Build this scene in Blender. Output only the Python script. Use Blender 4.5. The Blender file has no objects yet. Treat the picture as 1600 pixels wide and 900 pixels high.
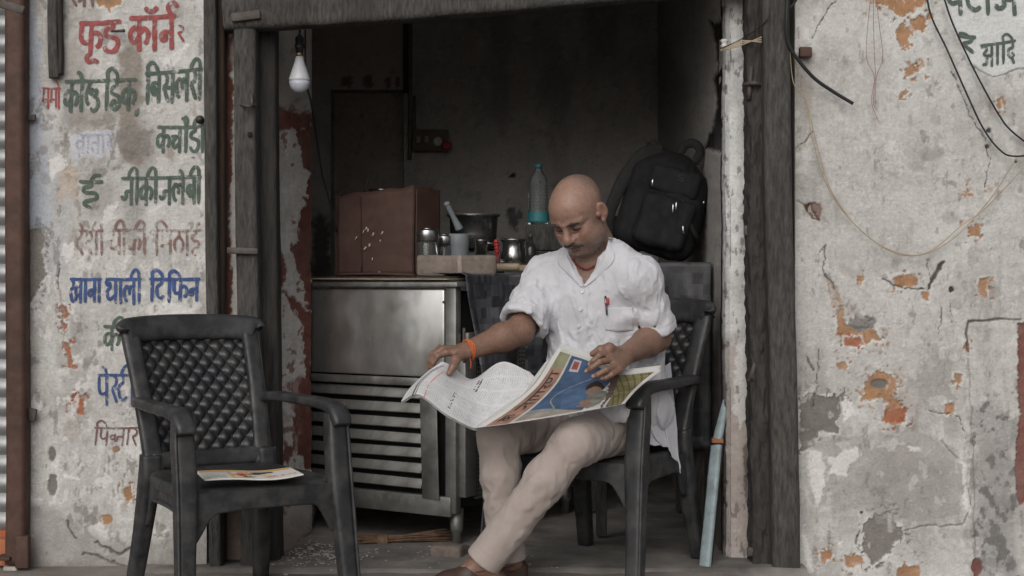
import bpy, bmesh, math, random
import numpy as np
from mathutils import Vector, Matrix, noise as mnoise
from mathutils.bvhtree import BVHTree

SC = bpy.context.scene
COL = SC.collection
R = math.radians
rng = np.random.default_rng(7)
random.seed(7)

# ------------------------------------------------------------------ camera, sky, sun, exposure
FPX, EYE, HORIZ, DW = 2222.0, 0.98, 440.0, 4.9      # focal length (px of the photo), eye height, horizon row, distance to the facade
cam_data = bpy.data.cameras.new('camera')
cam = bpy.data.objects.new('camera', cam_data)
COL.objects.link(cam)
cam.location = (0, -DW, EYE)
cam.rotation_euler = (R(90), 0, 0)
cam_data.sensor_width = 36
cam_data.lens = 36 * FPX / 1600
cam_data.shift_y = -(450 - HORIZ) / 1600
cam_data.clip_end = 2000
cam_data.clip_start = 0.05
SC.camera = cam

SUN_EL, SUN_AZ = 33, 196     # degrees; azimuth measured clockwise from +Y: the light comes from behind the camera
world = bpy.data.worlds.new('World')
SC.world = world
world.use_nodes = True
wn = world.node_tree.nodes
sky = wn.new('ShaderNodeTexSky')
sky.sky_type = 'NISHITA'
sky.sun_disc = False
sky.sun_elevation = R(SUN_EL)
sky.sun_rotation = R(SUN_AZ)
sky.dust_density = 4.0
sky.air_density = 1.2
sky.ozone_density = 1.0
wn['Background'].inputs['Strength'].default_value = 0.10
_hsv = wn.new('ShaderNodeHueSaturation'); _hsv.inputs['Saturation'].default_value = 0.22   # overcast: a nearly grey sky
world.node_tree.links.new(sky.outputs[0], _hsv.inputs['Color'])
world.node_tree.links.new(_hsv.outputs[0], wn['Background'].inputs['Color'])
sd = bpy.data.lights.new('sun', 'SUN')
sd.energy = 1.4
sd.angle = R(60)
sd.color = (1.0, 0.96, 0.9)
sun = bpy.data.objects.new('sun', sd)
COL.objects.link(sun)
sun.rotation_euler = (R(90 - SUN_EL), 0, R(180 - SUN_AZ))
SC.view_settings.view_transform = 'Standard'
SC.view_settings.look = 'None'
SC.view_settings.gamma = 1
SC.view_settings.exposure = -0.18
SC.cycles.max_bounces = 8
SC.cycles.diffuse_bounces = 4

# ------------------------------------------------------------------ helpers
def P(px, py, d):
    """a point of the place from its row and column in the photograph and its distance"""
    return np.array([(px - 800) * d / FPX, d - DW, EYE - (py - HORIZ) * d / FPX])

_T2 = rng.random((256, 256)).astype(np.float32)
_T3 = rng.random((48, 48, 48)).astype(np.float32)
def vn2(x, y):
    xi = np.floor(x).astype(int); yi = np.floor(y).astype(int)
    fx = x - xi; fy = y - yi
    fx = fx * fx * (3 - 2 * fx); fy = fy * fy * (3 - 2 * fy)
    a = _T2[xi % 256, yi % 256]; b = _T2[(xi + 1) % 256, yi % 256]
    c = _T2[xi % 256, (yi + 1) % 256]; d = _T2[(xi + 1) % 256, (yi + 1) % 256]
    return (a * (1 - fx) + b * fx) * (1 - fy) + (c * (1 - fx) + d * fx) * fy
def fbm2(x, y, o=4, g=0.5):
    s = 0; a = 1; t = 0
    for i in range(o):
        s = s + a * vn2(x * 2 ** i + 17.3 * i, y * 2 ** i + 5.1 * i); t += a; a *= g
    return s / t
def vn3(p):
    i = np.floor(p).astype(int); f = p - i
    f = f * f * (3 - 2 * f)
    r = 0
    for dx in (0, 1):
        for dy in (0, 1):
            for dz in (0, 1):
                w = (f[:, 0] if dx else 1 - f[:, 0]) * (f[:, 1] if dy else 1 - f[:, 1]) * (f[:, 2] if dz else 1 - f[:, 2])
                r = r + w * _T3[(i[:, 0] + dx) % 48, (i[:, 1] + dy) % 48, (i[:, 2] + dz) % 48]
    return r
def fbm3(p, o=3):
    s = 0; a = 1; t = 0
    for k in range(o):
        s = s + a * vn3(p * 2 ** k + 9.7 * k); t += a; a *= .5
    return s / t
def smooth(a, b, x):
    t = np.clip((x - a) / (b - a), 0, 1)
    return t * t * (3 - 2 * t)

def thing(name, label, cat, loc=(0, 0, 0), rz=0, group=None, scale=1):
    o = bpy.data.objects.new(name, None)
    COL.objects.link(o)
    o.empty_display_size = .05
    o.location = loc; o.rotation_euler = (0, 0, rz); o.scale = (scale,) * 3
    o['label'] = label; o['category'] = cat
    if group: o['group'] = group
    return o
def tag(o, label, cat, group=None):
    o['label'] = label; o['category'] = cat
    if group: o['group'] = group
    return o
def mk(name, V, F, mat, parent=None, smooth_=True, cols=None, world=False, kind=None, label=None, auto=None):
    """one mesh object; F is an (n,4) array or a list of polygons"""
    V = np.asarray(V, dtype=np.float64)
    root = parent
    if world and parent is not None:
        m = Matrix.Identity(4); p = parent; chain = []
        while p is not None:
            chain.append(p.matrix_basis if True else None); p = p.parent
        for b in reversed(chain): m = m @ b
        mi = np.array(m.inverted())
        V = V @ mi[:3, :3].T + mi[:3, 3]
    me = bpy.data.meshes.new(name)
    if isinstance(F, np.ndarray):
        n, k = F.shape
        me.vertices.add(len(V)); me.vertices.foreach_set('co', V.astype(np.float32).ravel())
        me.loops.add(n * k); me.loops.foreach_set('vertex_index', F.astype(np.int32).ravel())
        me.polygons.add(n); me.polygons.foreach_set('loop_start', (np.arange(n) * k).astype(np.int32))
        me.update(calc_edges=True)
    else:
        me.from_pydata([tuple(v) for v in V], [], [tuple(int(i) for i in f) for f in F])
        me.update()
    if smooth_:
        me.polygons.foreach_set('use_smooth', np.ones(len(me.polygons), dtype=bool))
    if auto is not None:
        me.set_sharp_from_angle(angle=R(auto))
    if cols is not None:
        c = np.ones((len(V), 4), dtype=np.float32); c[:, :3] = cols
        at = me.color_attributes.new('albedo', 'FLOAT_COLOR', 'POINT')
        at.data.foreach_set('color', c.ravel())
    if mat is not None: me.materials.append(mat)
    o = bpy.data.objects.new(name, me)
    COL.objects.link(o)
    if parent is not None: o.parent = parent
    if kind: o['kind'] = kind
    if label: o['label'] = label
    return o
def flip(F):
    return [tuple(reversed(f)) for f in F] if not isinstance(F, np.ndarray) else F[:, ::-1]
def join(parts):
    V = []; F = []; n = 0
    for v, f in parts:
        v = np.asarray(v); V.append(v)
        F += [tuple(int(i) + n for i in q) for q in f]; n += len(v)
    return np.concatenate(V), F
def rotz(V, a, c=(0, 0, 0)):
    V = np.asarray(V, float) - c; s, k = math.sin(a), math.cos(a)
    return np.stack([V[:, 0] * k - V[:, 1] * s, V[:, 0] * s + V[:, 1] * k, V[:, 2]], 1) + c
def rotax(V, axis, a, c=(0, 0, 0)):
    m = np.array(Matrix.Rotation(a, 3, Vector(axis)))
    return (np.asarray(V, float) - c) @ m.T + c
def box(c, s, bev=.004, seg=2, a=0, rough=0, seed=0, sub=0):
    """bevelled box, sizes s, centre c, turned by a about z"""
    bm = bmesh.new()
    bmesh.ops.create_cube(bm, size=1)
    bmesh.ops.scale(bm, vec=s, verts=bm.verts)
    if bev > 0:
        bmesh.ops.bevel(bm, geom=bm.edges[:], offset=min(bev, min(s) * .45), segments=seg, affect='EDGES', profile=.5)
    if sub:
        bmesh.ops.subdivide_edges(bm, edges=bm.edges[:], cuts=sub, use_grid_fill=True)
    V = np.array([v.co[:] for v in bm.verts]); bm.verts.index_update()
    F = [tuple(v.index for v in f.verts) for f in bm.faces]
    bm.free()
    if rough:
        n = np.stack([fbm3(V * 14 + seed + k * 7.7, 4) for k in range(3)], 1) - .5
        V = V + n * 2 * rough
    V = rotz(V, a) if a else V
    return V + np.asarray(c), F
def grid_faces(nu, nv, wrap=False):
    i = np.arange(nu - 1)[:, None]; j = np.arange(nv if wrap else nv - 1)[None, :]
    j2 = (j + 1) % nv
    return np.stack([i * nv + j, (i + 1) * nv + j, (i + 1) * nv + j2, i * nv + j2], -1).reshape(-1, 4)
def catmull(pts, n):
    p = np.asarray(pts, float)
    if len(p) == 2:
        t = np.linspace(0, 1, n)[:, None]; return p[0] * (1 - t) + p[1] * t
    q = np.concatenate([[2 * p[0] - p[1]], p, [2 * p[-1] - p[-2]]])
    t = np.linspace(0, len(p) - 1, n); i = np.minimum(t.astype(int), len(p) - 2); f = (t - i)[:, None]
    a, b, c, d = q[i], q[i + 1], q[i + 2], q[i + 3]
    return .5 * (2 * b + (c - a) * f + (2 * a - 5 * b + 4 * c - d) * f ** 2 + (3 * b - a - 3 * c + d) * f ** 3)
def sweep(path, w, h, up=(0, 0, 1), n=16, ex=4, m=None, cap=True, noise=0, nscale=(10, 10, 10), seed=0):
    """a rounded-rectangle section (w across, h along 'up') swept along a path; w and h may be lists of knots"""
    pts = catmull(path, m) if m else np.asarray(path, float)
    M = len(pts); tt = np.linspace(0, 1, M)
    W = np.interp(tt, np.linspace(0, 1, len(w)), w) if np.ndim(w) else np.full(M, w)
    H = np.interp(tt, np.linspace(0, 1, len(h)), h) if np.ndim(h) else np.full(M, h)
    T = np.gradient(pts, axis=0); T /= np.linalg.norm(T, axis=1)[:, None] + 1e-12
    up = np.asarray(up, float)
    ups = np.array([np.interp(tt, np.linspace(0, 1, len(up)), up[:, k]) for k in range(3)]).T if up.ndim == 2 else np.tile(up, (M, 1))
    S = np.cross(T, ups); S /= np.linalg.norm(S, axis=1)[:, None] + 1e-12
    U = np.cross(S, T)
    a = np.linspace(0, 2 * math.pi, n, endpoint=False) + math.pi / n
    ca, sa = np.cos(a), np.sin(a)
    r = (np.abs(ca) ** ex + np.abs(sa) ** ex) ** (-1 / ex)
    cx, cy = r * ca / 2, r * sa / 2
    V = pts[:, None, :] + S[:, None, :] * (W[:, None] * cx)[..., None] + U[:, None, :] * (H[:, None] * cy)[..., None]
    if noise:
        nv = fbm3(V.reshape(-1, 3) * np.asarray(nscale) + seed, 4).reshape(M, n) - .5
        dirs = S[:, None, :] * cx[None, :, None] + U[:, None, :] * cy[None, :, None]
        dirs = dirs / (np.linalg.norm(dirs, axis=2, keepdims=True) + 1e-9)
        V = V + dirs * (nv * 2 * noise)[..., None]
    F = [tuple(q) for q in grid_faces(M, n, True)]
    V = V.reshape(-1, 3)
    if cap:
        F.append(tuple(range(n - 1, -1, -1))[::-1]); F.append(tuple((M - 1) * n + k for k in range(n))[::-1])
    return V, F
def tube(path, r, n=8, m=None, noise=0):
    pts = catmull(path, m) if m else np.asarray(path, float)
    t = pts[-1] - pts[0]
    up = (0, 1, 0) if abs(t[1]) < .8 * np.linalg.norm(t) + 1e-9 else (0, 0, 1)
    rr = [2 * x for x in r] if np.ndim(r) else 2 * r
    return sweep(pts, rr, rr, up=up, n=n, ex=2, noise=noise)
def lathe(prof, c=(0, 0, 0), n=28, cap=True):
    p = np.asarray(prof, float); a = np.linspace(0, 2 * math.pi, n, endpoint=False)
    V = np.stack([p[:, 0][:, None] * np.cos(a), p[:, 0][:, None] * np.sin(a), np.repeat(p[:, 1][:, None], n, 1)], -1).reshape(-1, 3)
    F = [tuple(q[::-1]) for q in grid_faces(len(p), n, True)]
    if cap:
        F.append(tuple(range(n))[::-1]); F.append(tuple((len(p) - 1) * n + k for k in range(n)))
    return V + np.asarray(c), F
def solid(V, F, t):
    """give a grid sheet thickness t along its vertex normals"""
    V = np.asarray(V, float); F = np.asarray(F)
    fn = np.cross(V[F[:, 2]] - V[F[:, 0]], V[F[:, 3]] - V[F[:, 1]])
    N = np.zeros_like(V)
    for k in range(4): np.add.at(N, F[:, k], fn)
    N /= np.linalg.norm(N, axis=1)[:, None] + 1e-12
    n = len(V)
    e = {}
    for q in F:
        for k in range(4):
            a, b = q[k], q[(k + 1) % 4]
            if (b, a) in e: del e[(b, a)]
            else: e[(a, b)] = 1
    side = np.array([(b, a, a + n, b + n) for a, b in e]) if e else np.zeros((0, 4), int)
    return np.concatenate([V, V - N * t]), np.concatenate([F, F[:, ::-1] + n, side])
def patch(ctrl, nu, nv):
    """smooth sheet through a net of control points"""
    c = np.asarray(ctrl, float)
    rows = np.stack([catmull(r, nv) for r in c])
    V = np.stack([catmull(rows[:, j], nu) for j in range(nv)], 1)
    return V.reshape(-1, 3), grid_faces(nu, nv)

# ------------------------------------------------------------------ materials
def mat(name, col=(.5, .5, .5), rough=.6, metal=0, var=.15, scale=8, dirt=None, dirt_amt=.3, dscale=2.5, bump=.15, bscale=60,
        stretch=(1, 1, 1), attr=False, rvar=.1, trans=0, ior=1.45, sss=0, sheen=0, spec=.5, alpha_wear=None, bdist=.003, emit=None, streak=0):
    m = bpy.data.materials.new(name); m.use_nodes = True
    nt = m.node_tree; L = nt.links.new; N = nt.nodes.new
    b = nt.nodes['Principled BSDF']
    tc = N('ShaderNodeTexCoord'); mp = N('ShaderNodeMapping'); mp.inputs['Scale'].default_value = stretch
    L(tc.outputs['Object'], mp.inputs[0])
    def noise(s, det=5, rg=.6):
        t = N('ShaderNodeTexNoise'); t.inputs['Scale'].default_value = s; t.inputs['Detail'].default_value = det
        t.inputs['Roughness'].default_value = rg; L(mp.outputs[0], t.inputs['Vector']); return t.outputs['Fac']
    def rng_(sock, a, b_, lo, hi):
        r = N('ShaderNodeMapRange'); r.inputs[1].default_value = a; r.inputs[2].default_value = b_
        r.inputs[3].default_value = lo; r.inputs[4].default_value = hi; L(sock, r.inputs[0]); return r.outputs[0]
    def mixc(f, a, c, mode='MIX'):
        x = N('ShaderNodeMix'); x.data_type = 'RGBA'; x.blend_type = mode
        if isinstance(f, (int, float)): x.inputs[0].default_value = f
        else: L(f, x.inputs[0])
        for k, s in ((6, a), (7, c)):
            if isinstance(s, tuple): x.inputs[k].default_value = (*s, 1)
            else: L(s, x.inputs[k])
        return x.outputs[2]
    if attr:
        at = N('ShaderNodeAttribute'); at.attribute_name = 'albedo'; base = at.outputs['Color']
    else: base = tuple(col)
    n1 = noise(scale)
    v = rng_(n1, .3, .7, 1 - var, 1 + var)
    cmb = N('ShaderNodeCombineColor')
    for k in range(3): L(v, cmb.inputs[k])
    c = mixc(1.0, base, cmb.outputs[0], 'MULTIPLY')
    if dirt is not None:
        n2 = noise(dscale, 8, .65)
        c = mixc(rng_(n2, .45, .7, 0, dirt_amt), c, tuple(dirt))
    L(c, b.inputs['Base Color'])
    n3 = noise(scale * 2.3, 4)
    L(rng_(n3, .3, .7, max(.02, rough - rvar), min(1, rough + rvar)), b.inputs['Roughness'])
    b.inputs['Metallic'].default_value = metal
    b.inputs['IOR'].default_value = ior
    b.inputs['Specular IOR Level'].default_value = spec
    if trans: b.inputs['Transmission Weight'].default_value = trans
    if sss:
        b.inputs['Subsurface Weight'].default_value = sss
        b.inputs['Subsurface Radius'].default_value = (.012, .005, .003); b.inputs['Subsurface Scale'].default_value = .5
    if sheen: b.inputs['Sheen Weight'].default_value = sheen
    if bump:
        bp = N('ShaderNodeBump'); bp.inputs['Strength'].default_value = bump; bp.inputs['Distance'].default_value = bdist
        L(noise(bscale, 6, .65), bp.inputs['Height']); L(bp.outputs[0], b.inputs['Normal'])
    if alpha_wear is not None:
        lo, hi, s = alpha_wear
        L(rng_(noise(s, 9, .75), lo, hi, 0, 1), b.inputs['Alpha'])
    return m
M = {}
M['plaster'] = mat('weathered_plaster', attr=True, rough=.92, var=.11, scale=110, dirt=(.30, .285, .27), dirt_amt=.22, dscale=5, bump=.9, bscale=95, bdist=.004, spec=.2)
M['wood_grey'] = mat('grey_weathered_wood', (.074, .070, .066), .85, var=.5, scale=26, stretch=(4, 4, .8), dirt=(.035, .031, .029), dirt_amt=.7, dscale=2.2, bump=1, bscale=26, bdist=.008, spec=.25)
M['wood_dark'] = mat('dark_rough_wood', (.052, .048, .046), .9, var=.45, scale=8, stretch=(7, 7, .9), dirt=(.03, .026, .024), dirt_amt=.7, dscale=2, bump=1, bscale=12, bdist=.008, spec=.2)
M['wood_brown'] = mat('brown_old_wood', (.045, .03, .022), .85, var=.35, scale=7, stretch=(6, 6, 1), bump=.5, bscale=20)
M['rust'] = mat('rusty_painted_steel', (.085, .045, .034), .7, .15, var=.35, scale=14, dirt=(.035, .024, .02), dirt_amt=.7, dscale=5, bump=.3, bscale=70)
M['iron'] = mat('old_iron', (.085, .075, .068), .65, .4, var=.3, scale=25, dirt=(.07, .035, .02), dirt_amt=.5, dscale=12, bump=.35, bscale=90)
M['shutter'] = mat('galvanised_shutter', (.36, .37, .38), .5, .6, var=.25, scale=9, dirt=(.12, .11, .1), dirt_amt=.5, dscale=5, bump=.1)
M['plastic'] = mat('black_chair_plastic', (.024, .025, .028), .46, var=.3, scale=22, dirt=(.085, .08, .074), dirt_amt=.55, dscale=11, bump=.2, bscale=180, rvar=.14, spec=.5, bdist=.001)
M['plastic_quilt'] = mat('quilted_chair_plastic', (.016, .017, .020), .36, var=.2, scale=24, dirt=(.07, .066, .06), dirt_amt=.35, dscale=14, bump=.06, bscale=200, rvar=.06)
M['steel'] = mat('brushed_steel', (.56, .56, .55), .38, .85, var=.2, scale=4, stretch=(1, 1, .6), dirt=(.20, .18, .155), dirt_amt=.7, dscale=2.6, bump=.08, bscale=40, rvar=.15)
M['steel_worn'] = mat('worn_steel', (.27, .27, .26), .5, .75, var=.25, scale=10, dirt=(.07, .06, .05), dirt_amt=.7, dscale=6, bump=.12, bscale=60, rvar=.12)
M['steel_pot'] = mat('polished_steel', (.4, .4, .4), .25, .95, var=.12, scale=10, dirt=(.08, .07, .06), dirt_amt=.5, dscale=6, bump=.04)
M['black_pot'] = mat('blackened_steel', (.27, .27, .265), .3, .9, var=.3, scale=8, dirt=(.02, .02, .02), dirt_amt=.7, dscale=5, bump=.05)
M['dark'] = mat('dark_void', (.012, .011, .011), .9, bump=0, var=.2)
M['floor'] = mat('shop_floor', (.23, .215, .20), .85, var=.25, scale=6, dirt=(.05, .045, .042), dirt_amt=.75, dscale=2.2, bump=.5, bscale=35, bdist=.004, spec=.3)
M['pave'] = mat('dusty_pavement', (.24, .215, .195), .95, var=.2, scale=5, dirt=(.12, .1, .09), dirt_amt=.6, dscale=1.5, bump=.6, bscale=30, bdist=.005, spec=.2)
M['inwall'] = mat('sooty_inner_wall', (.40, .38, .365), .9, var=.10, scale=3, dirt=(.2, .18, .17), dirt_amt=.6, dscale=1.3, bump=.35, bscale=30, spec=.2)
M['box'] = mat('brown_tin', (.078, .038, .029), .68, .1, var=.3, scale=9, dirt=(.045, .03, .026), dirt_amt=.6, dscale=5, bump=.12, bscale=50)
M['stone'] = mat('rough_stone', (.19, .155, .135), .9, var=.35, scale=22, dirt=(.07, .055, .048), dirt_amt=.6, dscale=10, bump=.6, bscale=70)
M['greyplastic'] = mat('grey_plastic', (.2, .215, .235), .5, var=.12, scale=10, bump=.05)
M['glass'] = mat('clear_glass', (.85, .87, .86), .06, var=.04, trans=.95, bump=0)
M['bottle'] = mat('pale_plastic_bottle', (.88, .95, .95), .06, var=.04, trans=.97, ior=1.3, bump=.1, bscale=12)
M['teal'] = mat('teal_label', (.04, .2, .22), .5, var=.2, bump=0)
M['red'] = mat('red_plastic', (.35, .02, .02), .45, var=.15, bump=0)
M['cream'] = mat('cream_wood', (.3, .24, .17), .7, var=.25, scale=12, stretch=(1, 8, 8), bump=.1)
M['bag'] = mat('black_bag_cloth', (.012, .012, .013), .8, var=.3, scale=18, bump=.5, bscale=260, sheen=.0, spec=.25)
M['bagstrap'] = mat('black_webbing', (.017, .017, .018), .75, var=.2, scale=40, bump=.4, bscale=300, spec=.3)
M['wire'] = mat('black_cable', (.018, .018, .02), .55, var=.2, bump=.05)
M['wire_beige'] = mat('beige_cord', (.36, .29, .2), .7, var=.2, bump=.1)
M['wire_red'] = mat('red_thread', (.28, .12, .1), .8, var=.2, bump=0)
M['ceramic'] = mat('porcelain', (.55, .53, .5), .4, var=.15, dirt=(.2, .18, .15), bump=.05)
M['bulb_white'] = mat('white_bulb_body', (.58, .59, .62), .35, var=.05, bump=.02)
M['bulb_lens'] = mat('frosted_bulb_dome', (.50, .52, .60), .35, var=.04, bump=0)
M['bakelite'] = mat('black_bakelite', (.02, .02, .02), .4, var=.2, bump=.05)
M['brass'] = mat('dull_brass', (.32, .24, .14), .4, .9, var=.2, bump=.03)
M['blueboard'] = mat('chipped_pale_blue_paint', (.29, .355, .38), .7, var=.18, scale=14, dirt=(.12, .1, .085), dirt_amt=.55, dscale=16, bump=.25, bscale=60)
M['paper'] = mat('newsprint', attr=True, rough=.88, var=.04, scale=20, bump=.12, bscale=70, spec=.2)
M['skin'] = mat('skin', attr=True, rough=.40, var=.13, scale=90, bump=.4, bscale=190, bdist=.0015, sss=.06, rvar=.08, spec=.45)
M['shirt'] = mat('white_cotton', (.53, .53, .57), .9, var=.05, scale=20, dirt=(.46, .44, .43), dirt_amt=.25, dscale=6, bump=.55, bscale=32, bdist=.006, sheen=.1, spec=.15)
M['trouser'] = mat('beige_cotton', (.37, .318, .295), .9, var=.06, scale=16, dirt=(.28, .23, .2), dirt_amt=.3, dscale=7, bump=.3, bscale=55, bdist=.003, sheen=.1, spec=.15)
M['seam'] = mat('seam_thread', (.22, .18, .16), .9, bump=0)
M['hair'] = mat('black_hair', (.038, .030, .027), .6, var=.3, scale=200, bump=.8, bscale=400, bdist=.001)
M['leather'] = mat('brown_leather', (.06, .035, .027), .5, var=.25, bump=.2, bscale=90)
M['orange'] = mat('orange_thread', (.50, .115, .035), .8, var=.15, scale=60, bump=.5, bscale=200)
M['bead'] = mat('red_beads', (.13, .014, .014), .35, var=.9, scale=110, bump=.1)
M['button'] = mat('white_button', (.7, .7, .72), .35, bump=0, var=.05)
M['penblack'] = mat('pen_black', (.02, .02, .022), .35, bump=0)
M['penred'] = mat('pen_red', (.4, .03, .06), .35, bump=0)
M['straw'] = mat('broom_twigs', (.14, .085, .055), .85, var=.4, scale=50, stretch=(1, 1, 1), bump=.3)
M['chip'] = mat('plaster_chips', (.42, .39, .36), .9, var=.3, scale=30, bump=.3)
M['zip'] = mat('zip_metal', (.5, .5, .5), .3, 1, var=.1, bump=0)
M['socketplate'] = mat('dirty_switchboard', (.16, .12, .08), .6, var=.3, scale=15, dirt=(.05, .04, .03), dirt_amt=.6, bump=.1)
for nm, c in (('green', (.095, .125, .105)), ('redp', (.30, .085, .085)), ('blue', (.06, .095, .225)), ('maroon', (.24, .145, .13)), ('brownp', (.19, .115, .11)), ('paleblue', (.42, .43, .52))):
    M['paint_' + nm] = mat('sign_paint_' + nm, c, .85, var=.25, scale=40, bump=.3, bscale=120, alpha_wear=(.36, .50, 42) if nm not in ('maroon', 'paleblue') else (.42, .6, 24), spec=.2)

def checks(name, size, k_=1.0):
    m = bpy.data.materials.new(name); m.use_nodes = True
    nt = m.node_tree; L = nt.links.new; N = nt.nodes.new; b = nt.nodes['Principled BSDF']
    uv = N('ShaderNodeAttribute'); uv.attribute_name = 'cloth_uv'
    cols = []
    for k, (sx, sy) in enumerate(((1, 1), (.5, .45), (2.1, 1.3))):
        mp = N('ShaderNodeVectorMath'); mp.operation = 'MULTIPLY'; mp.inputs[1].default_value = (sx / size, sy / size, 1)
        L(uv.outputs['Vector'], mp.inputs[0])
        fl = N('ShaderNodeVectorMath'); fl.operation = 'FLOOR'; L(mp.outputs[0], fl.inputs[0])
        ad = N('ShaderNodeVectorMath'); ad.operation = 'ADD'; ad.inputs[1].default_value = (k * 3.3, k * 9.1, 0); L(fl.outputs[0], ad.inputs[0])
        w = N('ShaderNodeTexWhiteNoise'); L(ad.outputs[0], w.inputs['Vector']); cols.append(w.outputs['Value'])
    mx = N('ShaderNodeMath'); mx.operation = 'MULTIPLY'; L(cols[0], mx.inputs[0]); L(cols[1], mx.inputs[1])
    m2 = N('ShaderNodeMath'); m2.operation = 'ADD'; L(mx.outputs[0], m2.inputs[0])
    m3 = N('ShaderNodeMath'); m3.operation = 'MULTIPLY'; m3.inputs[1].default_value = .25; L(cols[2], m3.inputs[0]); L(m3.outputs[0], m2.inputs[1])
    cr = N('ShaderNodeValToRGB')
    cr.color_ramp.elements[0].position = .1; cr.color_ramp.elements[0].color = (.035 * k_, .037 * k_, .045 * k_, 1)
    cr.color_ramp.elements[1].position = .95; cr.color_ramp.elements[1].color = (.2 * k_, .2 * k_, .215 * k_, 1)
    L(m2.outputs[0], cr.inputs[0])
    L(cr.outputs[0], b.inputs['Base Color']); b.inputs['Roughness'].default_value = .55
    t = N('ShaderNodeTexNoise'); t.inputs['Scale'].default_value = 18
    bp = N('ShaderNodeBump'); bp.inputs['Strength'].default_value = .25; bp.inputs['Distance'].default_value = .01
    L(t.outputs['Fac'], bp.inputs['Height']); L(bp.outputs[0], b.inputs['Normal'])
    return m
M['checks'] = checks('patchwork_check_oilcloth', .042)
M['checks_dark'] = checks('shaded_patchwork_cloth', .042, .3)  # same cloth pattern, its colours darkened to put it in shade
def set_uv(o, uv):
    at = o.data.attributes.new('cloth_uv', 'FLOAT_VECTOR', 'POINT')
    u = np.zeros((len(o.data.vertices), 3), np.float32); u[:, :2] = uv
    at.data.foreach_set('vector', u.ravel())
def perforated(name):
    m = bpy.data.materials.new(name); m.use_nodes = True
    nt = m.node_tree; L = nt.links.new; N = nt.nodes.new; b = nt.nodes['Principled BSDF']
    tc = N('ShaderNodeTexCoord'); mp = N('ShaderNodeMapping'); mp.inputs['Scale'].default_value = (62, 62, 62)
    L(tc.outputs['Object'], mp.inputs[0])
    sp = N('ShaderNodeSeparateXYZ'); L(mp.outputs[0], sp.inputs[0])
    s = []
    for k in (1, 2):
        f = N('ShaderNodeMath'); f.operation = 'FRACT'; L(sp.outputs[k], f.inputs[0])
        a = N('ShaderNodeMath'); a.operation = 'SUBTRACT'; a.inputs[1].default_value = .5; L(f.outputs[0], a.inputs[0])
        q = N('ShaderNodeMath'); q.operation = 'POWER'; q.inputs[1].default_value = 2; L(a.outputs[0], q.inputs[0]); s.append(q.outputs[0])
    ad = N('ShaderNodeMath'); L(s[0], ad.inputs[0]); L(s[1], ad.inputs[1])
    lt = N('ShaderNodeMath'); lt.operation = 'LESS_THAN'; lt.inputs[1].default_value = .085; L(ad.outputs[0], lt.inputs[0])
    mx = N('ShaderNodeMix'); mx.data_type = 'RGBA'; mx.inputs[6].default_value = (.13, .13, .125, 1); mx.inputs[7].default_value = (.006, .006, .006, 1)
    L(lt.outputs[0], mx.inputs[0]); L(mx.outputs[2], b.inputs['Base Color'])
    b.inputs['Roughness'].default_value = .6; b.inputs['Metallic'].default_value = .3
    return m
M['perf'] = perforated('perforated_sheet')

# ------------------------------------------------------------------ soft solids: distance fields meshed by surface nets
def f_cap(a, b, ra, rb=None):
    a = np.asarray(a, float); b = np.asarray(b, float); rb = ra if rb is None else rb
    ba = b - a; bb = ba @ ba + 1e-12
    def f(p):
        h = np.clip((p - a) @ ba / bb, 0, 1)
        q = p - a - h[:, None] * ba
        return np.sqrt((q * q).sum(1)) - (ra + (rb - ra) * h)
    return f, (a + b) / 2, np.sqrt(bb) / 2 + max(ra, rb)
def f_ell(c, r, Rm=None):
    c = np.asarray(c, float); r = np.asarray(r, float)
    def f(p):
        q = p - c
        if Rm is not None: q = q @ Rm
        k0 = np.sqrt(((q / r) ** 2).sum(1)); k1 = np.sqrt(((q / (r * r)) ** 2).sum(1)) + 1e-9
        return k0 * (k0 - 1) / k1
    return f, c, r.max()
def f_box(c, half, rad, Rm=None):
    c = np.asarray(c, float); half = np.asarray(half, float) - rad
    def f(p):
        q = p - c
        if Rm is not None: q = q @ Rm
        q = np.abs(q) - half
        return np.sqrt((np.maximum(q, 0) ** 2).sum(1)) + np.minimum(q.max(1), 0) - rad
    return f, c, np.linalg.norm(half) + rad
def chain(pts, rs, k=.02, op='u'):
    return [(op, f_cap(pts[i], pts[i + 1], rs[i], rs[i + 1]), k) for i in range(len(pts) - 1)]
def smin(a, b, k):
    h = np.maximum(k - np.abs(a - b), 0) / k
    return np.minimum(a, b) - h * h * k * .25
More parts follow.
